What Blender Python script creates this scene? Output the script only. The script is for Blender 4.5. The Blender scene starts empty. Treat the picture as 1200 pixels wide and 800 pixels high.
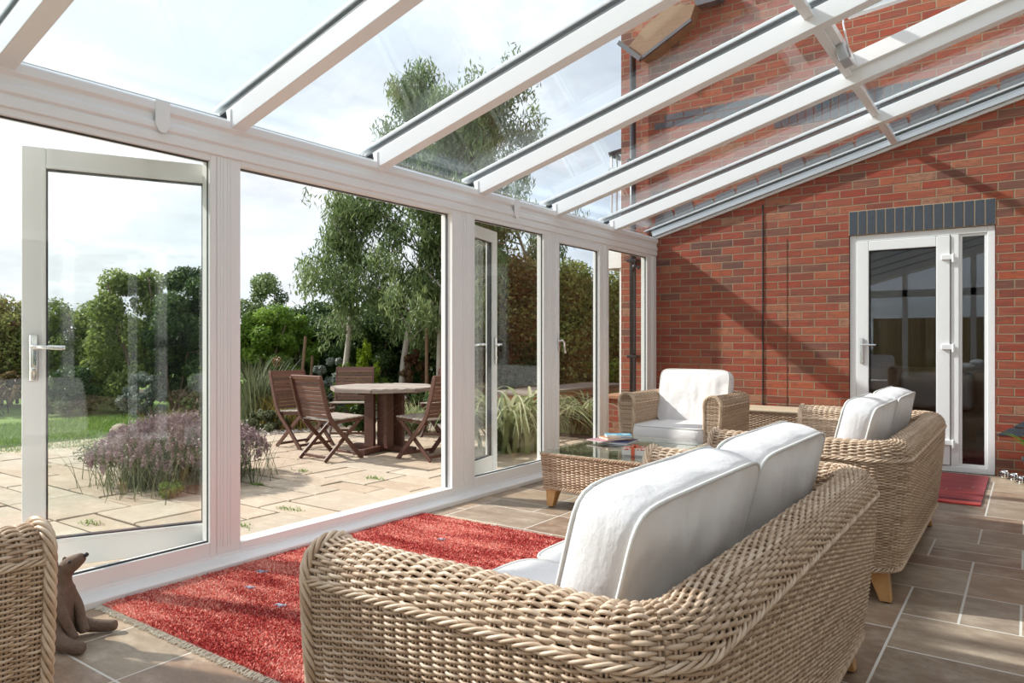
import bpy, math, random
import numpy as np
from mathutils import Vector, noise
random.seed(7); RNG = np.random.default_rng(7)
PI = math.pi
SC = bpy.context.scene
COL = SC.collection
R = math.radians

# ------------------------------------------------------------------ helpers
class MB:
    def __init__(s): s.v = []; s.f = []; s.c = []
    def add(s, vs, fs, col=None):
        n = len(s.v); s.v += [tuple(v) for v in vs]; s.f += [tuple(i + n for i in f) for f in fs]
        s.c += [col if col is not None else 0.5] * len(vs); return s
    def box(s, x0, x1, y0, y1, z0, z1, col=None):
        return s.add([(x0,y0,z0),(x1,y0,z0),(x1,y1,z0),(x0,y1,z0),(x0,y0,z1),(x1,y0,z1),(x1,y1,z1),(x0,y1,z1)],
                     [(0,3,2,1),(4,5,6,7),(0,1,5,4),(1,2,6,5),(2,3,7,6),(3,0,4,7)], col)
    def bar(s, a, b, w, h, up=(0,0,1), col=None, w2=None, h2=None):
        a, b = Vector(a), Vector(b); d = (b - a).normalized(); u = Vector(up)
        sx = d.cross(u).normalized(); uz = sx.cross(d).normalized()
        w2 = w if w2 is None else w2; h2 = h if h2 is None else h2
        vs = [p + sx*i*ww/2 + uz*j*hh/2 for p, ww, hh in ((a,w,h),(b,w2,h2)) for i, j in ((-1,-1),(1,-1),(1,1),(-1,1))]
        return s.add(vs, [(0,3,2,1),(4,5,6,7),(0,1,5,4),(1,2,6,5),(2,3,7,6),(3,0,4,7)], col)
    def prism(s, pts, axis, a, b, col=None):
        def P(p, t): return {'x': (t,p[0],p[1]), 'y': (p[0],t,p[1]), 'z': (p[0],p[1],t)}[axis]
        n = len(pts)
        return s.add([P(p,a) for p in pts] + [P(p,b) for p in pts],
              [tuple(range(n))[::-1], tuple(range(n,2*n))] + [(i,(i+1)%n,(i+1)%n+n,i+n) for i in range(n)], col)
    def tube(s, pts, r, k=8, cap=True, closed=False, col=None):
        pts = [Vector(p) for p in pts]; n = len(pts)
        rs = r if isinstance(r, (list, tuple)) else [r]*n
        vs = []; ref = None
        for i, p in enumerate(pts):
            if closed: d = pts[(i+1)%n] - pts[i-1]
            else: d = pts[min(i+1,n-1)] - pts[max(i-1,0)]
            if d.length < 1e-9: d = Vector((0,0,1))
            d.normalize()
            if ref is None: ref = d.cross(Vector((0,0,1)) if abs(d.z) < .9 else Vector((1,0,0))).normalized()
            ref = (ref - d*ref.dot(d)).normalized(); o = d.cross(ref)
            for j in range(k):
                a = 2*PI*j/k; vs.append(p + (ref*math.cos(a) + o*math.sin(a))*rs[i])
        fs = []
        for i in range(n if closed else n-1):
            for j in range(k):
                a = i*k; b = ((i+1)%n)*k; fs.append((a+j, a+(j+1)%k, b+(j+1)%k, b+j))
        if cap and not closed: fs += [tuple(range(k))[::-1], tuple(range((n-1)*k, n*k))]
        return s.add(vs, fs, col)
    def lathe(s, prof, k=24, c=(0,0,0), col=None):
        vs = [(c[0]+r*math.cos(2*PI*j/k), c[1]+r*math.sin(2*PI*j/k), c[2]+z) for r, z in prof for j in range(k)]
        fs = [(i*k+j, i*k+(j+1)%k, (i+1)*k+(j+1)%k, (i+1)*k+j) for i in range(len(prof)-1) for j in range(k)]
        return s.add(vs, fs, col)
    def ball(s, c, rx, ry=None, rz=None, nu=16, nv=10, col=None):
        ry = rx if ry is None else ry; rz = rx if rz is None else rz
        vs = [(c[0]+rx*math.sin(PI*i/nv)*math.cos(2*PI*j/nu), c[1]+ry*math.sin(PI*i/nv)*math.sin(2*PI*j/nu), c[2]-rz*math.cos(PI*i/nv)) for i in range(nv+1) for j in range(nu)]
        fs = [(i*nu+j, i*nu+(j+1)%nu, (i+1)*nu+(j+1)%nu, (i+1)*nu+j) for i in range(nv) for j in range(nu)]
        return s.add(vs, fs, col)
    def build(s, name, mat, parent=None, smooth=False, bevel=0, world=False, seg=2):
        v = s.v
        if world and parent is not None:
            L = parent.location; v = [(a-L.x, b-L.y, c-L.z) for a, b, c in v]
        me = bpy.data.meshes.new(name); me.from_pydata(v, [], s.f)
        if any(c != 0.5 for c in s.c):
            at = me.attributes.new('tint', 'FLOAT', 'POINT'); at.data.foreach_set('value', s.c)
        me.validate()
        return finish(me, name, mat, parent, smooth, bevel, seg)

def finish(me, name, mat, parent, smooth=False, bevel=0, seg=2):
    me.materials.append(mat)
    if smooth: me.polygons.foreach_set('use_smooth', [True]*len(me.polygons))
    o = bpy.data.objects.new(name, me); COL.objects.link(o)
    if parent is not None: o.parent = parent
    if bevel:
        b = o.modifiers.new('bevel', 'BEVEL'); b.width = bevel; b.segments = seg; b.limit_method = 'ANGLE'; b.angle_limit = R(40)
        if smooth is False:
            me.polygons.foreach_set('use_smooth', [True]*len(me.polygons))
            w = o.modifiers.new('wn', 'WEIGHTED_NORMAL'); w.keep_sharp = True
    return o

def np_mesh(name, V, F, mat, parent=None, smooth=True, tint=None):
    me = bpy.data.meshes.new(name)
    V = np.asarray(V, dtype=np.float32); F = np.asarray(F, dtype=np.int32); k = F.shape[1]
    me.vertices.add(len(V)); me.vertices.foreach_set('co', V.ravel())
    me.loops.add(F.size); me.loops.foreach_set('vertex_index', F.ravel())
    me.polygons.add(len(F)); me.polygons.foreach_set('loop_start', np.arange(0, F.size, k, dtype=np.int32))
    me.polygons.foreach_set('loop_total', np.full(len(F), k, dtype=np.int32))
    if tint is not None:
        at = me.attributes.new('tint', 'FLOAT', 'POINT'); at.data.foreach_set('value', np.asarray(tint, dtype=np.float32))
    me.update(calc_edges=True)
    me.polygons.foreach_set('use_smooth', np.full(len(F), smooth))
    return finish(me, name, mat, parent)

def tag(o, label=None, cat=None, group=None, kind=None):
    if label: o['label'] = label
    if cat: o['category'] = cat
    if group: o['group'] = group
    if kind: o['kind'] = kind
    return o
def thing(name, label, cat, loc=(0,0,0), rz=0, group=None, kind=None):
    o = bpy.data.objects.new(name, None); COL.objects.link(o); o.empty_display_size = .1
    o.location = loc; o.rotation_euler = (0,0,rz)
    return tag(o, label, cat, group, kind)
def struct(o, kind='structure'): o['kind'] = kind; return o
def dup(root, loc, rz, label, group=None):
    r = root.copy(); COL.objects.link(r); r.location = loc; r.rotation_euler = (0,0,rz); r['label'] = label
    if group: r['group'] = group
    for ch in list(root.children):
        c = ch.copy(); COL.objects.link(c); c.parent = r
        for g in ch.children:
            d = g.copy(); COL.objects.link(d); d.parent = c
    return r

# ------------------------------------------------------------------ materials
class NT:
    def __init__(s, name):
        s.m = bpy.data.materials.new(name); s.m.use_nodes = True; s.t = s.m.node_tree
        for n in list(s.t.nodes): s.t.nodes.remove(n)
        s.out = s.t.nodes.new('ShaderNodeOutputMaterial')
    def n(s, typ, _p=None, **kw):
        x = s.t.nodes.new('ShaderNode' + typ)
        for k, v in (_p or {}).items(): setattr(x, k, v)
        for k, v in kw.items():
            key = int(k[1:]) if k[0] == '_' and k[1:].isdigit() else k.replace('_', ' ')
            if isinstance(v, bpy.types.NodeSocket): s.t.links.new(v, x.inputs[key])
            else: x.inputs[key].default_value = v
        return x
    def math(s, op, a, b=None, c=None, clamp=False):
        kw = {'_0': a}
        if b is not None: kw['_1'] = b
        if c is not None: kw['_2'] = c
        return s.n('Math', {'operation': op, 'use_clamp': clamp}, **kw).outputs[0]
    def mix(s, f, a, b, typ='MIX'):
        x = s.n('Mix', {'data_type': 'RGBA', 'blend_type': typ})
        for i, v in ((0, f), (6, a), (7, b)):
            if isinstance(v, bpy.types.NodeSocket): s.t.links.new(v, x.inputs[i])
            elif i == 0: x.inputs[0].default_value = v
            else: x.inputs[i].default_value = (*v, 1) if len(v) == 3 else v
        return x.outputs[2]
    def ramp(s, f, stops, mode='LINEAR'):
        x = s.n('ValToRGB', Fac=f); cr = x.color_ramp; cr.interpolation = mode
        while len(cr.elements) < len(stops): cr.elements.new(.5)
        for e, (p, c) in zip(cr.elements, stops): e.position = p; e.color = (*c, 1) if len(c) == 3 else c
        return x.outputs[0]
    def noise(s, vec=None, scale=5., detail=3., rough=.55, out=0):
        x = s.n('TexNoise', Scale=scale, Detail=detail, Roughness=rough)
        if vec is not None: s.t.links.new(vec, x.inputs['Vector'])
        return x.outputs[out]
    def obj(s): return s.n('TexCoord').outputs['Object']
    def pos(s): return s.n('NewGeometry').outputs['Position']
    def map(s, vec, scale=(1,1,1), loc=(0,0,0), rot=(0,0,0)):
        x = s.n('Mapping', Scale=scale, Location=loc, Rotation=rot); s.t.links.new(vec, x.inputs['Vector']); return x.outputs[0]
    def attr(s, name='tint'): return s.n('Attribute', {'attribute_name': name}).outputs['Fac']
    def bump(s, h, dist=.002, strength=1.): return s.n('Bump', Height=h, Distance=dist, Strength=strength).outputs[0]
    def bsdf(s, color, rough=.5, normal=None, **kw):
        b = s.n('BsdfPrincipled', **kw)
        for k, v in (('Base Color', color), ('Roughness', rough), ('Normal', normal)):
            if v is None: continue
            if isinstance(v, bpy.types.NodeSocket): s.t.links.new(v, b.inputs[k])
            else: b.inputs[k].default_value = (*v, 1) if isinstance(v, tuple) and len(v) == 3 else v
        s.t.links.new(b.outputs[0], s.out.inputs[0]); return s.m
    def end(s, sock): s.t.links.new(sock, s.out.inputs[0]); return s.m

def simple(name, color, rough=.5, metal=0., bumpy=0, bscale=60, var=0):
    t = NT(name); c = color; nrm = None
    if var:
        f = t.noise(t.obj(), bscale*.4, 4)
        c = t.mix(f, tuple(max(0, x*(1-var)) for x in color), tuple(min(1, x*(1+var)) for x in color))
    if bumpy: nrm = t.bump(t.noise(t.obj(), bscale, 4), bumpy)
    return t.bsdf(c, rough, nrm, Metallic=metal)

def brick_mat(name, axis='x', offset=0., base=0., dark=1.0):
    t = NT(name); p = t.pos(); sp = t.n('SeparateXYZ', Vector=p)
    U = sp.outputs[0] if axis == 'x' else sp.outputs[1]; Z = sp.outputs[2]
    wob = t.noise(t.map(p, (9,9,9)), 1., 2); wob = t.math('MULTIPLY', t.math('SUBTRACT', wob, .5), .006)
    U = t.math('ADD', t.math('ADD', U, 20+offset), wob); Z = t.math('ADD', t.math('ADD', Z, 3+base), wob)
    rz = t.math('DIVIDE', Z, .075); row = t.math('FLOOR', rz); fz = t.math('SUBTRACT', rz, row)
    ux = t.math('ADD', t.math('DIVIDE', U, .225), t.math('MULTIPLY', t.math('MODULO', row, 2.), .5))
    colm = t.math('FLOOR', ux); fx = t.math('SUBTRACT', ux, colm)
    wn = t.n('TexWhiteNoise', {'noise_dimensions': '2D'}, Vector=t.n('CombineXYZ', X=colm, Y=row).outputs[0])
    wn2 = t.n('TexWhiteNoise', {'noise_dimensions': '3D'}, Vector=t.n('CombineXYZ', X=colm, Y=row, Z=5.).outputs[0])
    # mortar masks
    ez = t.math('MULTIPLY', t.math('MINIMUM', fz, t.math('SUBTRACT', 1., fz)), .075)
    ex = t.math('MULTIPLY', t.math('MINIMUM', fx, t.math('SUBTRACT', 1., fx)), .225)
    e = t.math('MINIMUM', ez, ex)
    m = t.n('MapRange', Value=e); m.inputs['From Min'].default_value = .0035; m.inputs['From Max'].default_value = .0062
    mask = m.outputs[0]
    d = dark
    C = lambda r, g, b: (r*d, g*d, b*d)
    bc = t.ramp(wn.outputs[0], [(0, C(.43,.070,.034)), (.30, C(.38,.058,.030)), (.45, C(.50,.11,.045)), (.58, C(.30,.060,.036)), (.70, C(.50,.17,.085)),
                                (.76, C(.42,.085,.04)), (.88, C(.20,.075,.055)), (.95, C(.15,.068,.056)), (.98, C(.45,.22,.13))], 'CONSTANT')
    st = t.noise(t.map(p, (14,14,30)), 1.3, 5, .65)
    bc = t.mix(t.math('MULTIPLY', t.math('SUBTRACT', st, .42, clamp=True), 2.6, clamp=True), bc, C(.15,.070,.055))
    st2 = t.noise(t.map(p, (4,4,60)), 1., 4, .7); bc = t.mix(t.math('MULTIPLY', t.math('SUBTRACT', st2, .5, clamp=True), 1.6, clamp=True), bc, C(.62,.24,.13))
    bc = t.mix(t.math('MULTIPLY', wn2.outputs[0], .25), bc, C(.5,.21,.12))
    gr = t.noise(t.map(p, (220,220,220)), 1., 3)
    mc = t.mix(gr, C(.31,.205,.12), C(.46,.34,.22))
    col = t.mix(mask, mc, bc)
    h = t.math('ADD', mask, t.math('MULTIPLY', t.noise(t.map(p, (60,60,60)), 1., 5, .7), .35))
    return t.bsdf(col, .85, t.bump(h, .004))

def tile_mat(name, stops, rough, scale=1., grain=.25, bump=.0008, streak=(2.5,14,2.5), spec=.5):
    t = NT(name); p = t.pos(); a = t.attr()
    base = t.ramp(a, stops, 'LINEAR')
    off = t.n('CombineXYZ', X=t.math('MULTIPLY', a, 37.), Y=t.math('MULTIPLY', a, 91.), Z=0.).outputs[0]
    q = t.n('VectorMath', {'operation': 'ADD'}, _0=p, _1=off).outputs[0]
    n1 = t.noise(t.map(q, streak), 1.2, 6, .62); n2 = t.noise(t.map(q, (28,28,28)), 1., 6, .7)
    n3 = t.noise(t.map(q, (5,7,5)), 1., 7, .72)
    c = t.mix(t.math('MULTIPLY', t.math('SUBTRACT', n1, .40, clamp=True), 3.2, clamp=True), base, t.mix(.6, base, stops[0][1]))
    c = t.mix(t.math('MULTIPLY', t.math('SUBTRACT', n3, .47, clamp=True), 5., clamp=True), c, t.mix(.30, c, (.75,.64,.50)))
    n4 = t.noise(t.map(q, (9,22,9)), 1., 6, .7)
    c = t.mix(t.math('MULTIPLY', t.math('SUBTRACT', n4, .50, clamp=True), 4., clamp=True), c, t.mix(.5, c, stops[0][1]))
    c = t.mix(t.math('MULTIPLY', n2, grain*2), c, t.mix(.5, c, (.8,.7,.55)), 'MIX')
    pits = t.n('MapRange', Value=t.noise(t.map(q, (70,120,70)), 1., 3, .6)); pits.inputs['From Min'].default_value = .66; pits.inputs['From Max'].default_value = .72
    c = t.mix(t.math('MULTIPLY', pits.outputs[0], .6), c, (.68,.60,.48))
    rr = t.math('ADD', rough, t.math('MULTIPLY', n2, .25))
    return t.bsdf(c, rr, t.bump(t.math('ADD', n1, n2), bump), Specular_IOR_Level=spec)

def glass_mat(name, tint=(1,1,1), f0=.035, refl=(1,1,1), k=.75):
    t = NT(name)
    g = t.n('NewGeometry')
    dt = t.math('ABSOLUTE', t.n('VectorMath', {'operation': 'DOT_PRODUCT'}, _0=g.outputs['Normal'], _1=g.outputs['Incoming']).outputs['Value'])
    F = t.math('MULTIPLY', t.math('ADD', f0, t.math('MULTIPLY', t.math('POWER', t.math('SUBTRACT', 1., dt, clamp=True), 5.), 1-f0)), k, clamp=True)
    tr = t.n('BsdfTransparent', Color=(*tint, 1)); gl = t.n('BsdfGlossy', Color=(*refl, 1), Roughness=.0)
    mx = t.n('MixShader', _0=F, _1=tr.outputs[0], _2=gl.outputs[0])
    return t.end(mx.outputs[0])

def leaf_mat(name, c0, c1, c2=None, trans=.35, rough=.5):
    t = NT(name); a = t.attr()
    st = [(0, c0), (1, c1)] if c2 is None else [(0, c0), (.6, c1), (1, c2)]
    col = t.ramp(a, st)
    col = t.mix(t.math('MULTIPLY', t.noise(t.pos(), 1.7, 2), .5), col, t.mix(.5, col, c0))
    pb = t.n('BsdfPrincipled', Roughness=rough, Base_Color=col, Specular_IOR_Level=.35)
    tl = t.n('BsdfTranslucent', Color=col)
    return t.end(t.n('MixShader', _0=trans, _1=pb.outputs[0], _2=tl.outputs[0]).outputs[0])

def wood_mat(name, c0, c1, scale=(4,60,60), rough=.55, bump=.0006):
    t = NT(name); q = t.map(t.obj(), scale); n1 = t.noise(q, 1., 5, .6)
    tv = t.math('ADD', t.math('MULTIPLY', n1, .75), t.math('MULTIPLY', t.attr(), .5), clamp=True)
    c = t.ramp(tv, [(.25, c0), (.85, c1)])
    return t.bsdf(c, rough, t.bump(n1, bump))

M = {}
M['upvc'] = simple('white_upvc', (.84,.84,.835), .32, bumpy=.0002, bscale=12)
M['upvc_grey'] = simple('grey_seal', (.10,.11,.115), .5)
M['gasket'] = simple('black_gasket', (.02,.022,.025), .5)
M['alu'] = simple('aluminium_flashing_strip', (.55,.58,.60), .35, .6)
M['chrome'] = simple('polished_chrome', (.8,.8,.8), .12, 1.)
M['glass'] = glass_mat('window_glass', (.965,.98,.972), .036, k=.8)
M['roofglass'] = glass_mat('roof_glass', (.93,.965,.985), .04, k=.8)
M['darkglass'] = glass_mat('door_glass', (.80,.83,.83), .08, k=1.)
M['brick'] = brick_mat('red_brick', 'x', .09, .005, .74)
M['brick_y'] = brick_mat('red_brick_side', 'y', .03, .005, .8)
M['blue'] = simple('blue_engineering_brick', (.050,.062,.078), .55, bumpy=.001, bscale=90, var=.35)
M['mortar'] = simple('mortar', (.42,.32,.22), .9, bumpy=.001, bscale=150)
M['grout'] = simple('pale_grout', (.66,.62,.56), .8, bumpy=.0008, bscale=200)
M['tile'] = tile_mat('stone_floor_tiles', [(0, (.115,.058,.034)), (.25, (.25,.140,.085)), (.5, (.46,.34,.225)), (.7, (.14,.092,.062)), (.85, (.36,.27,.19)), (1, (.22,.17,.13))], .30, streak=(2.2,11,2), grain=.22, spec=.32)
M['flag'] = tile_mat('sandstone_flags', [(0, (.38,.285,.205)), (.4, (.45,.37,.28)), (.7, (.38,.33,.26)), (1, (.50,.435,.345))], .75, grain=.22, bump=.005, streak=(3,3,3), spec=.2)
M['joint'] = simple('mossy_joint', (.07,.062,.035), .95, bumpy=.01, bscale=50, var=.5)
M['soil'] = simple('garden_soil', (.10,.07,.045), .95, bumpy=.02, bscale=20, var=.5)
M['lead'] = simple('lead_flashing', (.11,.115,.125), .55, .3, bumpy=.002, bscale=20)
M['blackpvc'] = simple('black_downpipe', (.016,.016,.018), .3)
M['soffit'] = wood_mat('tan_soffit_board', (.24,.13,.065), (.36,.21,.11), (3,30,30))
M['rattan'] = None
def rattan(name, c0, c1, c2):
    t = NT(name); a = t.attr(); p = t.obj()
    n1 = t.noise(t.map(p, (18,18,60)), 1., 4)
    f = t.math('ADD', t.math('MULTIPLY', a, .65), t.math('MULTIPLY', n1, .45), clamp=True)
    col = t.ramp(f, [(.02, (.05,.03,.018)), (.14, c0), (.5, c1), (.85, c2)])  # lowest stop is the painted gap shade, reached by the backing
    return t.bsdf(col, .42, t.bump(t.noise(t.map(p, (300,300,300)), 1., 2), .0003))
M['rattan'] = rattan('rattan_weave', (.30,.190,.12), (.50,.352,.235), (.68,.53,.395))
M['rattan_in'] = simple('rattan_lining', (.10,.062,.038), .8, bumpy=.001, bscale=120)
M['oak'] = wood_mat('oak_leg', (.50,.27,.10), (.72,.44,.19), (30,30,5), .35)
M['teak'] = wood_mat('brown_hardwood', (.085,.034,.022), (.19,.088,.058), (5,60,60), .5)
M['teak_top'] = wood_mat('weathered_hardwood', (.22,.175,.145), (.43,.375,.32), (8,8,60), .6)
M['orangewood'] = wood_mat('orange_timber', (.33,.16,.08), (.50,.28,.15), (20,3,20), .6)
M['fence'] = wood_mat('fence_timber', (.30,.17,.09), (.48,.30,.17), (25,25,3), .7)
def fabric(name, col):
    t = NT(name); p = t.obj()
    h = t.math('ADD', t.math('MULTIPLY', t.noise(t.map(p, (240,240,240)), 1., 1), .03), t.noise(t.map(p, (5,5,9)), 1.5, 4, .6))
    c = t.mix(t.noise(t.map(p, (3,3,3)), 1.), col, tuple(x*.94 for x in col))
    return t.bsdf(c, .85, t.bump(h, .006), Sheen_Weight=.15)
M['fabric'] = fabric('off_white_cotton', (.82,.79,.785))
M['piping'] = simple('cushion_piping', (.74,.72,.69), .8)

# ------------------------------------------------------------------ camera, world, sun
cam_d = bpy.data.cameras.new('camera'); cam = bpy.data.objects.new('camera', cam_d); COL.objects.link(cam); SC.camera = cam
cam.location = (3.30, 0, 1.13); cam.rotation_euler = (R(90), 0, R(35.5))
cam_d.sensor_width = 36; cam_d.lens = 36*850/1200; cam_d.clip_end = 300; cam_d.clip_start = .02
SUN = Vector((1.34, .44, -1)).normalized()
sd = bpy.data.lights.new('sun', 'SUN'); so = bpy.data.objects.new('sun', sd); COL.objects.link(so)
sd.energy = 4.9; sd.angle = R(1.6); sd.color = (1, .955, .89); so.rotation_euler = SUN.to_track_quat('-Z', 'Y').to_euler(); so.location = (-20, -5, 15)
W = bpy.data.worlds.new('World'); SC.world = W; W.use_nodes = True; wt = W.node_tree
for n in list(wt.nodes): wt.nodes.remove(n)
class WNT(NT):
    def __init__(s): s.t = wt
w = WNT(); wo = w.n('OutputWorld')
dirv = w.n('TexCoord').outputs['Generated']; sp = w.n('SeparateXYZ', Vector=dirv)
zz = w.math('MAXIMUM', sp.outputs[2], .0); iz = w.math('DIVIDE', 1., w.math('ADD', zz, .22))
pl = w.n('CombineXYZ', X=w.math('MULTIPLY', sp.outputs[0], iz), Y=w.math('MULTIPLY', sp.outputs[1], iz), Z=1.3).outputs[0]
cl = w.noise(pl, .85, 7, .58); cl2 = w.noise(pl, 2.6, 5, .6)
cf = w.n('MapRange', Value=w.math('ADD', w.math('MULTIPLY', cl, .75), w.math('MULTIPLY', cl2, .25))); cf.inputs['From Min'].default_value = .40; cf.inputs['From Max'].default_value = .53
blue = w.mix(zz, (.72,.80,.90), (.46,.60,.82))
shade = w.ramp(w.noise(pl, 1.25, 6, .6), [(.36, (.50,.555,.63)), (.50, (.72,.755,.80)), (.62, (1.15,1.16,1.18))])
sky = w.mix(cf.outputs[0], blue, shade)
# brighter haze towards the sun side
sdv = w.n('VectorMath', {'operation': 'DOT_PRODUCT'}, _0=dirv, _1=tuple(-SUN)).outputs['Value']
gl = w.math('POWER', w.math('MAXIMUM', sdv, 0.), 2.)
sky = w.mix(w.math('MULTIPLY', gl, .55, clamp=True), sky, (1.25,1.24,1.22))
gnd = w.mix(w.math('GREATER_THAN', sp.outputs[2], -.01), (.20,.20,.14), sky)
wt.links.new(w.n('Background', Color=gnd, Strength=1.0).outputs[0], wo.inputs[0])
SC.view_settings.view_transform = 'Standard'; SC.view_settings.look = 'None'; SC.view_settings.exposure = .40; SC.view_settings.gamma = 1
SC.view_settings.use_curve_mapping = False
cy = SC.cycles
cy.max_bounces = 9; cy.diffuse_bounces = 4; cy.glossy_bounces = 4; cy.transparent_max_bounces = 32; cy.transmission_bounces = 4
cy.use_denoising = True; cy.sample_clamp_indirect = 6; cy.caustics_reflective = False; cy.caustics_refractive = False

# ------------------------------------------------------------------ ground, patio, floor
PZ = -.13
def pack(nx, ny, sizes, rnd):
    g = [[0]*ny for _ in range(nx)]; out = []
    for i in range(nx):
        for j in range(ny):
            if g[i][j]: continue
            opts = sizes[:]; rnd.shuffle(opts)
            for a, b in opts + [(1,1)]:
                if i+a <= nx and j+b <= ny and all(not g[x][y] for x in range(i,i+a) for y in range(j,j+b)):
                    for x in range(i,i+a):
                        for y in range(j,j+b): g[x][y] = 1
                    out.append((i,j,a,b)); break
    return out
rt = random.Random(3)
mb = MB()
for i, j, a, b in pack(24, 48, [(3,2),(2,2),(2,3),(3,2),(2,2),(1,2),(2,1),(3,2)], rt):
    g = .0048; x0, y0 = i*.2045, -2.2 + j*.2
    x1, y1 = min(4.8, x0 + a*.2045), min(7.33, y0 + b*.2)
    if x1-x0 < .02 or y1-y0 < .02: continue
    mb.box(x0+g, x1-g, y0+g, y1-g, -.012, 0, col=rt.random())
fl = thing('floor', None, None, (2.4,2.5,0), kind='structure')
mb.build('tiles', M['tile'], fl, world=True)
MB().box(0,4.8,-2.2,7.33,-.13,-.0006).build('grout', M['grout'], fl, world=True)
mb = MB()
rp = random.Random(11)
for i, j, a, b in pack(24, 39, [(3,2),(2,2),(2,3),(2,1),(3,1),(1,2),(1,3),(2,2)], rp):
    x1 = -.12 - i*.27; y0 = -2.3 + j*.27; g = .010
    x0 = x1 - a*.27; y1 = y0 + b*.27
    if x0 < -6.0 + .4*math.sin(y0*1.3) - .35: 
        if rp.random() < .5: continue
    t = rp.uniform(-.002,.005); jj = lambda: rp.uniform(-.006,.006)
    xs = [x0+g+jj(), x1-g+jj()]; ys = [y0+g+jj(), y1-g+jj()]
    zt = [PZ+t+rp.uniform(-.002,.002) for _ in range(4)]
    cc = rp.random(); e = .006
    vs = [(xs[0],ys[0],PZ-.03),(xs[1],ys[0],PZ-.03),(xs[1],ys[1],PZ-.03),(xs[0],ys[1],PZ-.03),
          (xs[0],ys[0],zt[0]-e),(xs[1],ys[0],zt[1]-e),(xs[1],ys[1],zt[2]-e),(xs[0],ys[1],zt[3]-e),
          (xs[0]+e,ys[0]+e,zt[0]),(xs[1]-e,ys[0]+e,zt[1]),(xs[1]-e,ys[1]-e,zt[2]),(xs[0]+e,ys[1]-e,zt[3])]
    mb.add(vs, [(0,1,5,4),(1,2,6,5),(2,3,7,6),(3,0,4,7),(4,5,9,8),(5,6,10,9),(6,7,11,10),(7,4,8,11),(8,9,10,11)], cc)
struct(mb.build('patio_paving', M['flag']))
struct(MB().box(-6.9,-.1,-2.6,8.6,PZ-.2,PZ-.007).build('patio_bed', M['joint']))
struct(MB().box(-.12,0,-2.3,7.33,PZ-.2,-.02).build('trim_1', M['upvc_grey']))
# lawn and far ground
t_ = NT('lawn_grass'); q = t_.pos()
M['lawn'] = t_.bsdf(t_.mix(t_.noise(q, 3., 6, .7), (.10,.20,.022), (.24,.36,.06)), .9, t_.bump(t_.noise(t_.map(q,(60,60,60)), 1., 3), .03))
struct(MB().box(-60,-6.8,-40,60,PZ-.3,PZ-.03).box(-6.8,60,8.55,60,PZ-.3,PZ-.03).box(-6.8,60,-40,-2.55,PZ-.3,PZ-.03).build('ground', M['lawn']))

def blades(name, mat, pts, h, wdt, bend=.5, parent=None, seg=3, lean=.3, hv=.35, rng=RNG, tbase=None, fall=0.):
    """clump of tapering blades; pts (n,3) roots"""
    n = len(pts); ang = rng.uniform(0, 2*PI, n); H = h*(1+rng.uniform(-hv, hv, n)); ln = rng.uniform(.1, 1, n)*lean
    d = np.stack([np.cos(ang), np.sin(ang), np.zeros(n)], 1); sd_ = np.stack([-np.sin(ang), np.cos(ang), np.zeros(n)], 1)
    V = []
    for i in range(seg+1):
        s = i/seg; out = (ln*s + bend*s*s)*H; z = H*(s - .35*bend*s*s*s - fall*s**5)
        c = pts + d*out[:,None]; c[:,2] += z; wd = wdt*(1-s**1.6)*.5 + wdt*.02
        V.append(c - sd_*wd); V.append(c + sd_*wd)
    V = np.stack(V, 1).reshape(-1, 3); k = 2*(seg+1)
    F = np.concatenate([np.arange(n)[:,None]*k + np.array([[2*i, 2*i+1, 2*i+3, 2*i+2]]) for i in range(seg)])
    ti = np.repeat(rng.uniform(0,1,n) if tbase is None else np.clip(tbase + rng.uniform(-.2,.2,n),0,1), k)
    return np_mesh(name, V, F, mat, parent, True, ti)
M['grassblade'] = leaf_mat('grass_blade', (.09,.19,.02), (.27,.40,.07))
n = 60000
px = RNG.uniform(-9.5, -5.6, n); py = RNG.uniform(-1., 8.5, n)
keep = px < -6.15 + .25*np.sin(py*1.9) + RNG.normal(0,.12,n)
P = np.stack([px, py, np.full(n, PZ-.03)], 1)[keep]
tag(blades('lawn_grass', M['grassblade'], P, .055, .012, .3), 'short green lawn grass beyond the edge of the stone patio', 'grass', kind='stuff')
# weeds in joints
P = []
for (x, y) in [(-2.25,3.9),(-2.45,4.55),(-1.2,3.45),(-.75,2.75),(-2.9,4.3),(-1.05,2.95),(-3.3,2.6),(-3.6,2.0),(-4.2,2.4),(-4.8,3.2),(-3.9,3.6),(-5.2,4.0),(-1.6,4.7),(-2.0,2.4),(-4.6,1.6),(-5.4,2.6)]:
    for _ in range(60): P.append((x+random.gauss(0,.05), y+random.gauss(0,.025), PZ-.01))
tag(blades('joint_weeds', M['grassblade'], np.array(P), .035, .008, .6), 'small green weeds sprouting from the joints between patio flags', 'weeds', kind='stuff')

# ------------------------------------------------------------------ brick end wall (house wall) with door
YW = 7.33
DX0, DX1, DZ = 1.93, 3.07, 2.115
mb = MB()
def wall_piece(x0,x1,z0,z1): mb.box(x0,x1,YW,YW+.3,z0,z1)
wall_piece(-.425, DX0, -.3, 5.3); wall_piece(DX1, 6.2, -.3, 5.3); wall_piece(DX0, DX1, DZ+.225, 5.3); wall_piece(DX0, DX1, -.3, -.02)
struct(mb.build('wall_end', M['brick']))
struct(MB().box(-.425,-.125,YW+.3,YW+5,-.3,5.3).build('wall_house_side', M['brick_y']))
M['plaster'] = simple('cream_plaster', (.50,.48,.45), .8, bumpy=.001, bscale=40)
struct(MB().box(4.86,5.1,-2.2,YW,-.3,5.6).build('wall_right', M['plaster']))
M['unlit_pane'] = simple('dark_interior_glass', (.02,.022,.025), .08)  # opaque pane; the unlit room behind is put into its near-black colour
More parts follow.
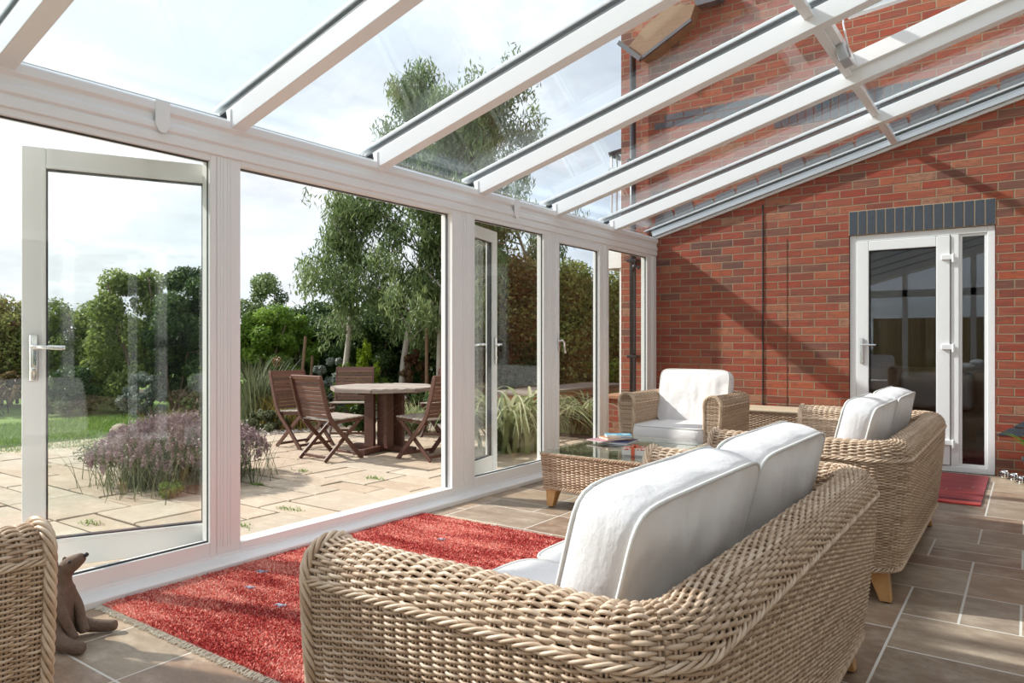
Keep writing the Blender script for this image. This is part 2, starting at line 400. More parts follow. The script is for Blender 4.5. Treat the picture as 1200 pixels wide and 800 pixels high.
wr_ = thing('window_8', None, None, (4.8,1.2,0), kind='structure')  # unseen glazing, added so its white posts reflect in the glass wall
MB().box(4.83,4.858,-1.6,6.6,.05,2.15).build('dark_pane', M['unlit_pane'], wr_, world=True)
for y in (-1.6,-.6,.4,1.4,2.4,3.4,4.4,5.4,6.5): MB().box(4.76,4.83,y,y+.11,.05,2.2).build('mullion', M['upvc'], wr_, bevel=.004, world=True)
MB().box(4.76,4.83,-1.6,6.61,2.15,2.25).box(4.76,4.83,-1.6,6.61,0,.06).build('frame', M['upvc'], wr_, world=True)
# lintel soldiers
lint = thing('trim_2', None, None, ((DX0+DX1)/2, YW, DZ), kind='structure')
mb = MB(); nb = 15; wd = (DX1-DX0+.0)/nb
for i in range(nb): mb.box(DX0+i*wd+.005, DX0+(i+1)*wd-.005, YW-.004, YW+.1, DZ+.003, DZ+.218)
mb.build('soldier_bricks', M['blue'], lint, bevel=.002, world=True)
MB().box(DX0,DX1,YW-.001,YW+.2,DZ,DZ+.225).build('mortar_bed', M['mortar'], lint, world=True)
# sockets of blue brick course on house wall above the roof
mb = MB()
for r_ in range(2):
    for i in range(5):
        x = -.02+i*.225 + (r_ % 2)*.1125; mb.box(x, x+.215, YW-.004, YW+.02, 3.43+r_*.075, 3.495+r_*.075)
bb = tag(mb.build('brick_band', M['blue']), 'dark blue brick band on house wall above the glass roof', 'brick band'); struct(bb)
mb = MB()
for i in range(20):
    x = 1.25+i*.075; mb.box(x, x+.066, YW-.004, YW+.02, 3.23+.0*i, 3.445)
struct(tag(mb.build('window_head', M['blue']), 'row of upright dark bricks above the conservatory roof on house wall', 'brick band'))
# stepped lead flashing
rz = lambda x: 2.20 + .273*x
fla = MB()
for i in range(22):
    x = -.02 + i*.222; z0 = rz(x)+.12
    zt_ = math.ceil((z0+.10)/.075)*.075 + .012
    fla.prism([(x, z0-.01),(x+.222+.03, z0+.05),(x+.222-.02, zt_+.05),(x+.02, zt_+.0)], 'y', YW-.012-.0008*(i%2), YW)
struct(fla.build('trim_3', M['lead']))
# blue bricks laid as a corbel beside the door, low on the wall
mb = MB()
mb.prism([(3.075,.345),(3.30,.345),(3.30,.41),(3.17,.41)], 'y', YW-.006, YW)
mb.prism([(3.19,.42),(3.60,.42),(3.60,.485),(3.28,.485)], 'y', YW-.006, YW)
mb.box(3.31,3.52,YW-.006,YW,.345,.41)
struct(mb.build('trim_4', M['blue']))
# thin vertical movement joint / cable on the end wall
tag(MB().tube([(1.14,YW-.006,.02),(1.14,YW-.006,rz(1.14)-.02)], .006, 6).build('wall_cable', M['gasket']), 'thin dark vertical cable running up the brick end wall', 'cable')
tag(MB().tube([(1.372,YW-.001,.3),(1.372,YW-.001,2.13)], .0028, 5).build('wall_groove', M['rattan_in']), 'faint vertical joint line in the brick wall left of the door', 'wall joint', kind='structure')
# soffit and gutter of the house roof, downpipe
so_ = thing('house_eaves', 'tan boarded eaves overhanging the top of the brick house wall', 'eaves', (.4,YW,4.4), kind='structure')
MB().prism([(-.27,4.33),(-.13,4.19),(.03,4.20),(.44,4.44),(.50,4.60),(.22,4.66),(-.05,4.52)], 'y', YW-.16, YW-.002).build('soffit', M['soffit'], so_, world=True)
MB().bar((-.36,YW-.18,4.40),(-.10,YW-.18,4.16),.05,.05,(0,1,0)).bar((-.10,YW-.18,4.165),(.47,YW-.18,4.44),.03,.03,(0,1,0)).box(.48,.75,YW-.12,YW-.01,4.60,4.72).build('gutter', M['lead'], so_, world=True)
dp = thing('downpipe', 'black rainwater downpipe fixed to the brick house corner outside', 'downpipe', (-.24,YW-.07,PZ))
MB().tube([(-.24,YW-.085,PZ+.02),(-.24,YW-.085,4.3)], .036, 14).build('pipe', M['blackpvc'], dp, True, world=True)
mb = MB()
for z in (.95, 2.0, 3.1): MB().box(-.295,-.185,YW-.128,YW-.003,z,z+.03).build('pipe_clip', M['blackpvc'], dp, bevel=.004, world=True)
# swan neck of eave gutter at the last window
MB().tube([(-.15,YW-.1,1.93),(-.20,YW-.125,1.96),(-.24,YW-.09,1.88)], .02, 8).build('branch_pipe', M['blackpvc'], dp, True, world=True)
# small balcony beyond house corner
bl = thing('balcony_rail', 'metal balcony railing with dark handrail beyond the house corner', 'railing', (-.5,YW+.4,2.4))
MB().bar((-.72,YW+.30,3.33),(-.43,YW+.30,3.37),.10,.035).bar((-.72,YW+.30,3.33),(-.43,YW+.55,3.20),.09,.035).build('handrail', M['blackpvc'], bl, world=True, bevel=.006)
for k in range(5): MB().tube([(-.70+k*.065,YW+.30,2.38),(-.70+k*.065,YW+.30,3.32)], .013, 8).build('baluster', M['alu'] if k % 2 else M['upvc'], bl, True, world=True)
MB().bar((-.74,YW+.30,3.16),(-.43,YW+.30,3.14),.03,.03).build('mid_rail', M['alu'], bl, world=True)
MB().box(-.76,-.43,YW+.25,YW+1.0,2.30,2.38).build('deck', M['upvc'], bl, world=True, bevel=.004)
# bay window beyond the corner
bw = thing('window_9', None, None, (-.7,8.4,PZ), kind='structure')
MB().box(-1.02,-.44,8.0,9.6,2.03,2.30).build('fascia', M['upvc'], bw, bevel=.004, world=True)
MB().box(-.80,-.74,8.02,8.08,.47,2.03).box(-.80,-.74,9.5,9.56,.47,2.03).build('corner_post', M['upvc'], bw, bevel=.004, world=True)
MB().box(-1.0,-.44,7.95,9.6,-.2,.43).build('dwarf_wall', M['brick'], bw, world=True)
MB().box(-1.03,-.44,7.92,9.6,.43,.47).build('sill', M['orangewood'], bw, bevel=.004, world=True)
MB().box(-.775,-.765,8.08,9.5,.47,2.03).build('pane', M['glass'], bw, world=True)

# door in the end wall
d3 = thing('door_3', None, None, ((DX0+DX1)/2, YW, 0), kind='structure')
yf = YW+.02; yb = YW+.09; XM = 2.745
def ring(mb, x0, x1, z0, z1, w, y0, y1, wb=None, wt=None):
    wb = wb or w; wt = wt or w
    return mb.box(x0,x0+w,y0,y1,z0,z1).box(x1-w,x1,y0,y1,z0,z1).box(x0+w,x1-w,y0,y1,z0,z0+wb).box(x0+w,x1-w,y0,y1,z1-wt,z1)
def ringy(mb, y0, y1, z0, z1, w, x0, x1, wb=None, wt=None):
    wb = wb or w; wt = wt or w
    return mb.box(x0,x1,y0,y0+w,z0,z1).box(x0,x1,y1-w,y1,z0,z1).box(x0,x1,y0+w,y1-w,z0,z0+wb).box(x0,x1,y0+w,y1-w,z1-wt,z1)
mb = MB(); ring(mb, DX0+.004, DX1-.004, .0, DZ-.003, .055, yf, yb, .05); mb.box(XM,XM+.06,yf,yb,.05,DZ-.058); mb.build('frame', M['upvc'], d3, bevel=.004, world=True)
mb = MB(); ring(mb, XM+.06, DX1-.059, .05, DZ-.058, .022, yf+.012, yb-.01); mb.build('glazing_bead', M['upvc'], d3, bevel=.003, world=True)
lf = MB(); ring(lf, DX0+.062, XM-.006, .055, DZ-.062, .105, yf-.012, yb-.012, .14, .09); leafo = lf.build('door_leaf', M['upvc'], d3, bevel=.006, world=True)
mb = MB(); ring(mb, DX0+.16, XM-.104, .19, DZ-.145, .012, yf-.004, yf+.01); mb.build('glazing_gasket', M['gasket'], leafo)
leafo.children[0].location = (-d3.location.x, -d3.location.y, 0)
MB().box(DX0+.167,XM-.111,YW+.045,YW+.06,.195,DZ-.152).box(XM+.08,DX1-.08,YW+.045,YW+.06,.07,DZ-.08).build('glass_pane', M['darkglass'], d3, world=True)
hd = MB().box(DX0+.095,DX0+.125,yf-.024,yf-.011,.93,1.16).tube([(DX0+.11,yf-.02,1.10),(DX0+.11,yf-.06,1.10),(DX0+.13,yf-.066,1.10),(DX0+.235,yf-.066,1.098)], .009, 8)
tag(hd.build('door_handle', M['chrome'], d3, bevel=.003, world=True), 'chrome lever handle')
for z in (.25, 1.08, 1.86):
    MB().box(XM-.07,XM+.015,yf-.032,yf-.008,z-.02,z+.025).tube([(XM+.02,yf-.028,z-.045),(XM+.02,yf-.028,z+.03)], .012, 10).build('hinge', M['upvc'], d3, bevel=.004, world=True)
# dim room beyond the door
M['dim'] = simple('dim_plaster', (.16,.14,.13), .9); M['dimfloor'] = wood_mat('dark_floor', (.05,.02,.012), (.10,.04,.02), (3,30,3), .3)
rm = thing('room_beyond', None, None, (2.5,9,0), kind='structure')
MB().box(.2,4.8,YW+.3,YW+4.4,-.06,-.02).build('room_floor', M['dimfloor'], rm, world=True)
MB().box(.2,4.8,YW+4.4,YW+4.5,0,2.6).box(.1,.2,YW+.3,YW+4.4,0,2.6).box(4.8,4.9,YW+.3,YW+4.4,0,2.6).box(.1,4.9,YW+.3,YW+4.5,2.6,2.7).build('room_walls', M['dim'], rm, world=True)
cb = thing('dining_table', 'dark dining table in the dim room seen through the door glass', 'table', (2.5,YW+2.3,0))
MB().box(-.9,.9,-.45,.45,.72,.76).build('tabletop', M['teak'], cb, bevel=.005)
for x in (-.82,.82):
    for y in (-.38,.38): MB().box(x-.03,x+.03,y-.03,y+.03,-.02,.72).build('leg', M['teak'], cb)
ds = thing('dark_sofa', 'striped dark sofa in the dim room behind the house door', 'sofa', (2.55,YW+1.1,0))
MB().box(-.75,.75,-.4,.4,.02,.42).build('seat', M['rattan'], ds, bevel=.05)
MB().box(-.75,.75,.22,.42,.42,.86).build('backrest', M['rattan'], ds, bevel=.06)
MB().box(-.35,.30,.05,.20,.45,.82).build('cushion', M['fabric'], ds, bevel=.06, seg=4)

# ------------------------------------------------------------------ glass wall x = 0
XI, XO = 0., -.075
ZS, ZH = .135, 2.035      # sill top, head underside
eb = thing('trim_5', None, None, (0,2.5,2.1), kind='structure')
# eaves beam profile (x,z)
prof = [(.0,2.055),(.012,2.06),(.012,2.10),(.004,2.108),(.018,2.118),(.018,2.145),(.006,2.155),(.006,2.185),(.022,2.20),(.022,2.235),(.012,2.245),(-.03,2.262),(-.10,2.262),(-.10,2.055)]
MB().prism(prof, 'y', -2.2, YW).build('eaves_beam', M['upvc'], eb, bevel=.003, world=True)
MB().prism([(-.10,2.262),(-.085,2.262),(-.085,2.287),(-.10,2.285)], 'y', -2.2, YW).build('glazing_trim', M['alu'], eb, world=True)
MB().tube([(-.17,-2.2,2.17),(-.17,YW,2.17)], .055, 12).build('gutter', M['upvc'], eb, True, world=True)
mb = MB()
for y in (1.80, 4.66): mb.prism([(y-.035,2.245),(y+.035,2.245),(y+.035,2.13),(y+.014,2.098),(y-.014,2.098),(y-.035,2.13)], 'x', .02, .028)
mb.build('joint_cover', M['upvc'], eb, bevel=.003, world=True)
# sill
sl = thing('trim_6', None, None, (0,2.5,0), kind='structure')
MB().prism([(-.12,-.02),(.078,0),(.078,.028),(.06,.04),(.008,.048),(.008,.062),(-.12,.062)], 'y', -2.2, YW).build('cill', M['upvc'], sl, bevel=.003, world=True)
posts = [(-1.45,-1.27),(-.38,-.20),(.86,1.04),(2.085,2.195),(3.935,4.13),(5.115,5.245),(6.10,6.205),(7.125,7.33)]
tn = 7
for i, (a, b) in enumerate(posts):
    p = thing('trim_%d' % tn, None, None, (0,(a+b)/2,0), kind='structure'); tn += 1
    MB().box(-.085,.0,a,b,.06,2.06).build('post', M['upvc'], p, bevel=.004, world=True)
    m_ = (a+b)/2; mb = MB()
    for o in (-.028,-.012,.012,.028):
        if (b-a) > .09: mb.box(-.001,.0035,m_+o-.003,m_+o+.003,.10,2.05)
    mb.build('groove_bead', M['upvc'], p, bevel=.001, world=True)
# frames in bays: (y0,y1,kind)
wn_ = 1
def fixed(y0, y1, sash=False, handle=False):
    global wn_
    o = thing('window_%d' % wn_, None, None, (0,(y0+y1)/2,0), kind='structure'); wn_ += 1
    mb = MB(); ringy(mb, y0-.035, y1+.035, .06, 2.06, .04, -.07, -.0, .075, .035); f = mb.build('window_frame', M['upvc'], o, bevel=.004, world=True)
    if sash:
        mb = MB(); ringy(mb, y0+.0, y1-.0, .125, 2.03, .045, -.06, .012, .07, .05); mb.build('sash', M['upvc'], o, bevel=.006, world=True)
        y0 += .045; y1 -= .045; z0, z1 = .195, 1.98
    else: z0, z1 = .135, 2.025
    mb = MB(); ringy(mb, y0-.004, y1+.004, z0-.004, z1+.004, .010, -.03, -.018); mb.build('gasket', M['gasket'], o, world=True)
    MB().box(-.032,-.020,y0,y1,z0,z1).build('glass_pane', M['glass'], o, world=True)
    if handle:
        h = MB().box(.012,.024,y0-.034,y0-.006,1.06,1.16).tube([(.02,y0-.02,1.135),(.055,y0-.02,1.14),(.062,y0-.01,1.125),(.062,y0+.012,1.03)], .009, 8)
        tag(h.build('window_handle', M['chrome'], o, True, bevel=.002, world=True), 'chrome lever handle')
    return o
fixed(-1.25,-.40); fixed(-.18,.84); fixed(1.06,2.06); fixed(4.155,5.09); fixed(5.27,6.075, True, True); fixed(6.23,7.10)
# open doorway jambs bay B
o = thing('door_1', None, None, (0,3.05,0), kind='structure')
mb = MB(); mb.box(-.10,.0,2.19,2.225,.06,2.06).box(-.10,.0,3.905,3.94,.06,2.06).box(-.10,0,2.225,3.905,2.03,2.06).box(-.10,-.0,2.225,3.905,.06,.10)
mb.build('door_frame', M['upvc'], o, bevel=.004, world=True)
mb = MB().box(-.06,-.045,3.897,3.906,.10,2.03).box(-.06,-.045,2.225,2.233,.10,2.03).box(-.06,-.045,2.233,3.897,2.022,2.03)
mb.build('weather_seal', M['upvc_grey'], o, world=True)
def leaf(hx, hy, ex, ey, flip, lever=1):
    """door leaf from hinge to free edge"""
    a = math.atan2(ey-hy, ex-hx); L = .865
    d = thing('door_%d' % (2 if flip else 4), None, None, (hx,hy,0), a, kind='structure')
    mb = MB(); ring(mb, 0, L, .075, 2.03, .095, -.03, .03, .13, .095); lo = mb.build('leaf_frame', M['upvc'], d, bevel=.006)
    mb = MB(); ring(mb, .088, L-.088, .20, 1.94, .012, -.018, .018); mb.build('gasket', M['gasket'], d)
    mb = MB(); ring(mb, .078, L-.078, .19, 1.95, .016, -.034, .034); mb.build('glazing_bead', M['upvc'], d, bevel=.003)
    MB().box(.095,L-.095,-.012,.012,.205,1.935).build('glass_pane', M['glass'], d)
    for s in (-1, 1):
        z = 1.06
        h = MB().box(L-.062,L-.030,s*.03,s*.043,.95,1.16).tube([(L-.046,s*.04,1.105),(L-.046,s*.082,1.105),(L-.06,s*.09,1.105),(L-.165,s*.092,1.10)], .0095, 10).tube([(L-.046,s*.04,1.0),(L-.046,s*.048,1.0)], .012, 12)
        tag(h.build('door_handle', M['chrome'], d, True, bevel=.003), 'chrome lever handle')
    for z in (.3, 1.0, 1.8): MB().tube([(0,-.03,z-.05),(0,-.03,z+.05)], .013, 8).build('hinge', M['upvc'], d, True)
    return d
leaf(-.105, 2.19, -.49, 1.40, True)
leaf(-.105, 3.945, -.30, 4.80, False)

# end glazing behind the camera
mb_i = 0
og = thing('window_7', None, None, (2.4,-2.2,0), kind='structure')
mb = MB()
for x in (.05,1.2,2.4,3.6,4.75): mb.box(x-.05,x+.05,-2.28,-2.2,0,rz(x))
mb.box(0,4.8,-2.28,-2.2,0,.12).box(0,4.8,-2.28,-2.2,2.05,2.2); mb.bar((0,-2.24,rz(0)+.03),(4.8,-2.24,rz(4.8)+.03),.08,.1)
mb.build('window_frame', M['upvc'], og, bevel=.004, world=True)
MB().box(.1,4.7,-2.245,-2.235,.12,2.05).build('glass_pane', M['glass'], og, world=True)
fe = thing('garden_fence', 'tall boarded timber fence reflected in the house door glass', 'fence', (3,-6,PZ))
mb = MB()
for i in range(60): mb.box(-3+i*.15+.004,-3+(i+1)*.15-.004,-.02,.02,0,1.85+.0*i, col=random.random())
mb.build('boards', M['fence'], fe); MB().box(-3,6,-.06,-.02,.3,.38).box(-3,6,-.06,-.02,1.5,1.58).build('rail', M['fence'], fe)

# ------------------------------------------------------------------ roof
SL = .273; th = math.atan(SL); cs, sn = math.cos(th), math.sin(th)
XR = 4.8
raf = [-1.98,-.95,.08,1.12,2.157,3.169,4.174,5.25,6.29]
def roof_bar(mb, x0, x1, y0, y1, d0, d1):
    """box following the roof pitch; d = offset above the rafter underside"""
    vs = []
    for x in (x0, x1):
        for y in (y0, y1):
            for d in (d0, d1): vs.append((x - d*sn, y, rz(x) + d*cs))
    return mb.add(vs, [(0,1,3,2),(4,6,7,5),(0,4,5,1),(2,3,7,6),(0,2,6,4),(1,5,7,3)])
RD = .118
for y in raf:
    r = thing('trim_%d' % tn, None, None, (0,y+.045,2.24), kind='structure'); tn += 1
    roof_bar(MB(), .0, XR, y, y+.08, 0, RD-.012).build('rafter', M['upvc'], r, bevel=.004, world=True)
    roof_bar(MB(), -.06, XR, y+.006, y+.074, RD-.010, RD+.002).build('glazing_seal', M['upvc_grey'], r, world=True)
    roof_bar(MB(), -.10, XR, y+.003, y+.077, RD+.026, RD+.05).build('rafter_cap', M['upvc'], r, bevel=.005, world=True)
    MB().prism([(y-.005,2.197),(y+.085,2.197),(y+.085,2.302),(y-.005,2.302)], 'x', .005, .024).build('end_cap', M['upvc'], r, bevel=.004, world=True)
r = thing('trim_%d' % tn, None, None, (0,YW-.04,2.24), kind='structure'); tn += 1
roof_bar(MB(), 0, XR, YW-.030, YW, .038, .066).build('wall_bar', M['upvc'], r, bevel=.003, world=True)
roof_bar(MB(), 0, XR, YW-.060, YW, .066, RD+.004).build('wall_trim', M['alu'], r, world=True); roof_bar(MB(), -.08, XR, YW-.075, YW, RD+.026, RD+.040).build('wall_cap', M['upvc'], r, world=True)
# wall plate at high side
tp = struct(roof_bar(MB(), XR-.08, XR, -2.2, YW, -.04, RD+.06).build('trim_%d' % tn, M['upvc'])); tn += 1
ys = raf + [YW-.045]
VX0, VX1 = 2.36, 3.75
ceil = thing('ceiling', None, None, (2.4,2.5,2.9), kind='structure')
for i in range(len(ys)-1):
    a, b = ys[i]+.075, ys[i+1]+.015
    vent = (abs(ys[i]-4.174) < .01)
    if vent:
        for x0, x1 in ((-.09,VX0),(VX1,XR-.02)): roof_bar(MB(), x0, x1, a, b, RD+.006, RD+.022).build('glass_pane', M['roofglass'], ceil, world=True)
    else:
        roof_bar(MB(), -.09, XR-.02, a, b, RD+.006, RD+.022).build('glass_pane', M['roofglass'], ceil, world=True)
    if i >= 4:
        roof_bar(MB(), VX0-.05, VX0, a+.01, b-.01, RD-.055, RD+.004).build('transom', M['upvc'], ceil, bevel=.003, world=True)
# vent: kerb and raised sash
va, vb = 4.174+.09, 5.25
vt = thing('roof_vent', 'open white framed roof vent between two rafters near the brick wall', 'roof vent', (3.0,4.75,rz(3.0)+.1))
mb = MB(); roof_bar(mb, VX0, VX0+.04, va, vb, RD-.03, RD+.07); roof_bar(mb, VX1-.04, VX1, va, vb, RD-.03, RD+.07); roof_bar(mb, VX0+.04, VX1-.04, va, va+.035, RD-.03, RD+.07); roof_bar(mb, VX0+.04, VX1-.04, vb-.035, vb, RD-.03, RD+.07)
mb.build('kerb', M['upvc'], vt, bevel=.003, world=True)
# sash local: hinge at VX1, opened by angle
hx_, hz_ = VX1, rz(VX1)+RD+.08; sang = th - R(9.5); Ls = (VX1-VX0)/cs
def sp_(d, y, h): return (hx_ - d*math.cos(sang) - h*math.sin(sang), y, hz_ - d*math.sin(sang) + h*math.cos(sang))
def sbox(mb, d0, d1, y0, y1, h0, h1):
    vs = [sp_(d, y, h) for d in (d0,d1) for y in (y0,y1) for h in (h0,h1)]
    return mb.add(vs, [(0,1,3,2),(4,6,7,5),(0,4,5,1),(2,3,7,6),(0,2,6,4),(1,5,7,3)])
mb = MB(); sbox(mb, 0, Ls, va+.0, va+.05, 0, .045); sbox(mb, 0, Ls, vb-.05, vb, 0, .045); sbox(mb, 0, .05, va+.05, vb-.05, 0, .045); sbox(mb, Ls-.06, Ls, va+.05, vb-.05, 0, .045)
mb.build('vent_sash', M['upvc'], vt, bevel=.004, world=True)
sbox(MB(), .05, Ls-.06, va+.05, vb-.05, .012, .03).build('glass_pane', M['roofglass'], vt, world=True)
ym = 4.80
mb = MB(); roof_bar(mb, VX0-.005, VX0+.05, ym-.06, ym+.10, RD-.13, RD-.03); mb.build('opener_motor', M['alu'], vt, bevel=.006, world=True)
q = sp_(Ls-.05, ym, 0)
MB().tube([(VX0+.05,ym,rz(VX0)+.02),(q[0]+.005,ym,(rz(VX0)+.02+q[2])/2),q], .006, 6).build('opener_chain', M['chrome'], vt, True, world=True)

# ------------------------------------------------------------------ woven rattan furniture
def strands(P, u0, u1, vs, pitch, r, amp, k=5, sub=4, par0=0, taper=None, rng=RNG):
    """horizontal weavers over surface P(u,v)->(pos,normal); vs = row positions"""
    n = max(8, int((u1-u0)/pitch*sub)+1); U = np.linspace(u0, u1, n); nr = len(vs)
    UU, VV = np.meshgrid(U, vs)
    pos, nor = P(UU, VV)
    par = (np.arange(nr)+par0)[:,None]
    off = amp*np.cos(PI*(UU-u0)/pitch + PI*par)
    jit = rng.uniform(-.0009, .0009, (nr, n)); off = off + jit
    c = pos + nor*off[...,None]
    T = np.gradient(c, axis=1); T /= np.linalg.norm(T, axis=2, keepdims=True)+1e-9
    B = np.cross(T, nor); B /= np.linalg.norm(B, axis=2, keepdims=True)+1e-9
    N = np.cross(B, T)
    rings = []
    rr = r*(1+rng.uniform(-.12,.12,(nr,1)))[...,None]
    for j in range(k):
        a = 2*PI*j/k + .3; rings.append(c + N*(math.cos(a)*rr*.9) + B*(math.sin(a)*rr))
    V = np.stack(rings, 2)                       # nr,n,k,3
    idx = np.arange(nr*n*k).reshape(nr, n, k)
    a = idx[:,:-1,:]; b = idx[:,1:,:]
    F = np.stack([a, np.roll(a,-1,2), np.roll(b,-1,2), b], -1).reshape(-1,4)
    seg = np.floor(UU/ (pitch*9) + rng.uniform(0,5,(nr,1))).astype(int)
    tv = np.clip(rng.uniform(0,1,(nr,1))*.7 + ((seg*7919 + np.arange(nr)[:,None]*104729) % 97)/97*.45, 0, 1)
    tint = np.repeat(tv[...,None], k, 2).ravel()
    return V.reshape(-1,3), F, tint
def surf(P, u, v, inset):
    UU, VV = np.meshgrid(u, v); pos, nor = P(UU, VV); c = pos - nor*inset
    idx = np.arange(UU.size).reshape(UU.shape)
    F = np.stack([idx[:-1,:-1], idx[:-1,1:], idx[1:,1:], idx[1:,:-1]], -1).reshape(-1,4)
    return c.reshape(-1,3), F, np.full(UU.size, -.9)  # negative tint: shade between the strands is put into the backing colour
def join(parts):
    Vs, Fs, Ts = [], [], []; n = 0
    for V, F, T in parts: Vs.append(V); Fs.append(F+n); Ts.append(T); n += len(V)
    return np.concatenate(Vs), np.concatenate(Fs), np.concatenate(Ts)
def braid(pts, rad=.0085, r=.0052, turns=None, k=6, step=.006, strands_n=3, flat=.55, lay=.0575):
    """plaited rope along a polyline"""
    pts = np.asarray(pts, float); d = np.linalg.norm(np.diff(pts, axis=0), axis=1); s = np.concatenate([[0], np.cumsum(d)])
    n = max(6, int(s[-1]/step)); S = np.linspace(0, s[-1], n); c = np.stack([np.interp(S, s, pts[:,i]) for i in range(3)], 1)
    T = np.gradient(c, axis=0); T /= np.linalg.norm(T, axis=1, keepdims=True)
    ref = np.array([0,0,1.]); B = np.cross(T, ref); bad = np.linalg.norm(B, axis=1) < .3
    B[bad] = np.cross(T[bad], np.array([1.,0,0])); 
    for i in range(1, n):
        if np.dot(B[i], B[i-1]) < 0: B[i] *= -1
    B /= np.linalg.norm(B, axis=1, keepdims=True); N = np.cross(B, T)
    parts = []
    for q in range(strands_n):
        ph = 2*PI*q/strands_n + S/lay*2*PI
        cc = c + B*(np.cos(ph)*rad)[:,None] + N*(np.sin(ph)*rad)[:,None]
        V = np.stack([cc + N*math.cos(2*PI*j/k)*r + B*math.sin(2*PI*j/k)*r for j in range(k)], 1)
        idx = np.arange(n*k).reshape(n, k); a = idx[:-1]; b = idx[1:]
        F = np.stack([a, np.roll(a,-1,1), np.roll(b,-1,1), b], -1).reshape(-1,4)
        parts.append((V.reshape(-1,3), F, np.full(n*k, .45+.2*q)))
    return join(parts)

def make_shell(Wd, Dp, zb=.145, zt=.695, flare=.045, tk=.125, R_=.16):
    """outer profile and U path for a sofa: local x in [-Wd/2,Wd/2], front y=0, back y=Dp"""
    rr = tk/2
    # profile points: (outward offset, z), from outer bottom over the roll to inner bottom
    pr = [(-flare, zb)]
    zc = zt - rr
    for t in np.linspace(0, 1, 14)[1:]: pr.append((-flare*(1-t)**1.5 , zb + (zc-zb)*t))
    n_out = len(pr)
    for a in np.linspace(0, PI, 14)[1:]: pr.append((-rr + rr*math.cos(a), zc + rr*math.sin(a)))
    n_roll = len(pr)
    for t in np.linspace(0, 1, 8)[1:]: pr.append((-tk + .004*t, zc - (zc-.24)*t))
    pr = np.array(pr); d = np.concatenate([[0], np.cumsum(np.linalg.norm(np.diff(pr, axis=0), axis=1))])
    v_seam = d[n_out-1] - .012; v_rollend = d[n_roll-1]; vmax = d[-1]
    tg = np.gradient(pr, axis=0); 
    # path
    L1 = Dp - R_; L2 = R_*PI/2; L3 = Wd - 2*R_; tot = 2*L1 + 2*L2 + L3
    def path(u):
        u = np.asarray(u, float); x = np.zeros_like(u); y = np.zeros_like(u); nx = np.zeros_like(u); ny = np.zeros_like(u)
        m = u < L1; x[m] = -Wd/2; y[m] = u[m]; nx[m] = -1
        m = (u >= L1) & (u < L1+L2); a = PI - (u[m]-L1)/R_; x[m] = -Wd/2+R_+R_*np.cos(a); y[m] = Dp-R_+R_*np.sin(a); nx[m] = np.cos(a); ny[m] = np.sin(a)
        m = (u >= L1+L2) & (u < L1+L2+L3); x[m] = -Wd/2+R_+(u[m]-L1-L2); y[m] = Dp; ny[m] = 1
        m = (u >= L1+L2+L3) & (u < L1+2*L2+L3); a = PI/2 - (u[m]-L1-L2-L3)/R_; x[m] = Wd/2-R_+R_*np.cos(a); y[m] = Dp-R_+R_*np.sin(a); nx[m] = np.cos(a); ny[m] = np.sin(a)
        m = u >= L1+2*L2+L3; x[m] = Wd/2; y[m] = Dp-R_-(u[m]-L1-2*L2-L3); nx[m] = 1
        return x, y, nx, ny
    def P(u, v):
        x, y, nx, ny = path(u); o = np.interp(v, d, pr[:,0]); z = np.interp(v, d, pr[:,1])
        to = np.interp(v, d, tg[:,0]); tz = np.interp(v, d, tg[:,1]); ln = np.hypot(to, tz)+1e-9
        no, nz = tz/ln, -to/ln
        pos = np.stack([x + nx*o, y + ny*o, z], -1); nor = np.stack([nx*no, ny*no, nz], -1)
        return pos, nor
    return P, dict(L1=L1, L2=L2, L3=L3, tot=tot, d=d, pr=pr, v_seam=v_seam, v_roll=v_rollend, vmax=vmax, tk=tk, zc=zc, rr=rr, zb=zb, zt=zt, flare=flare)

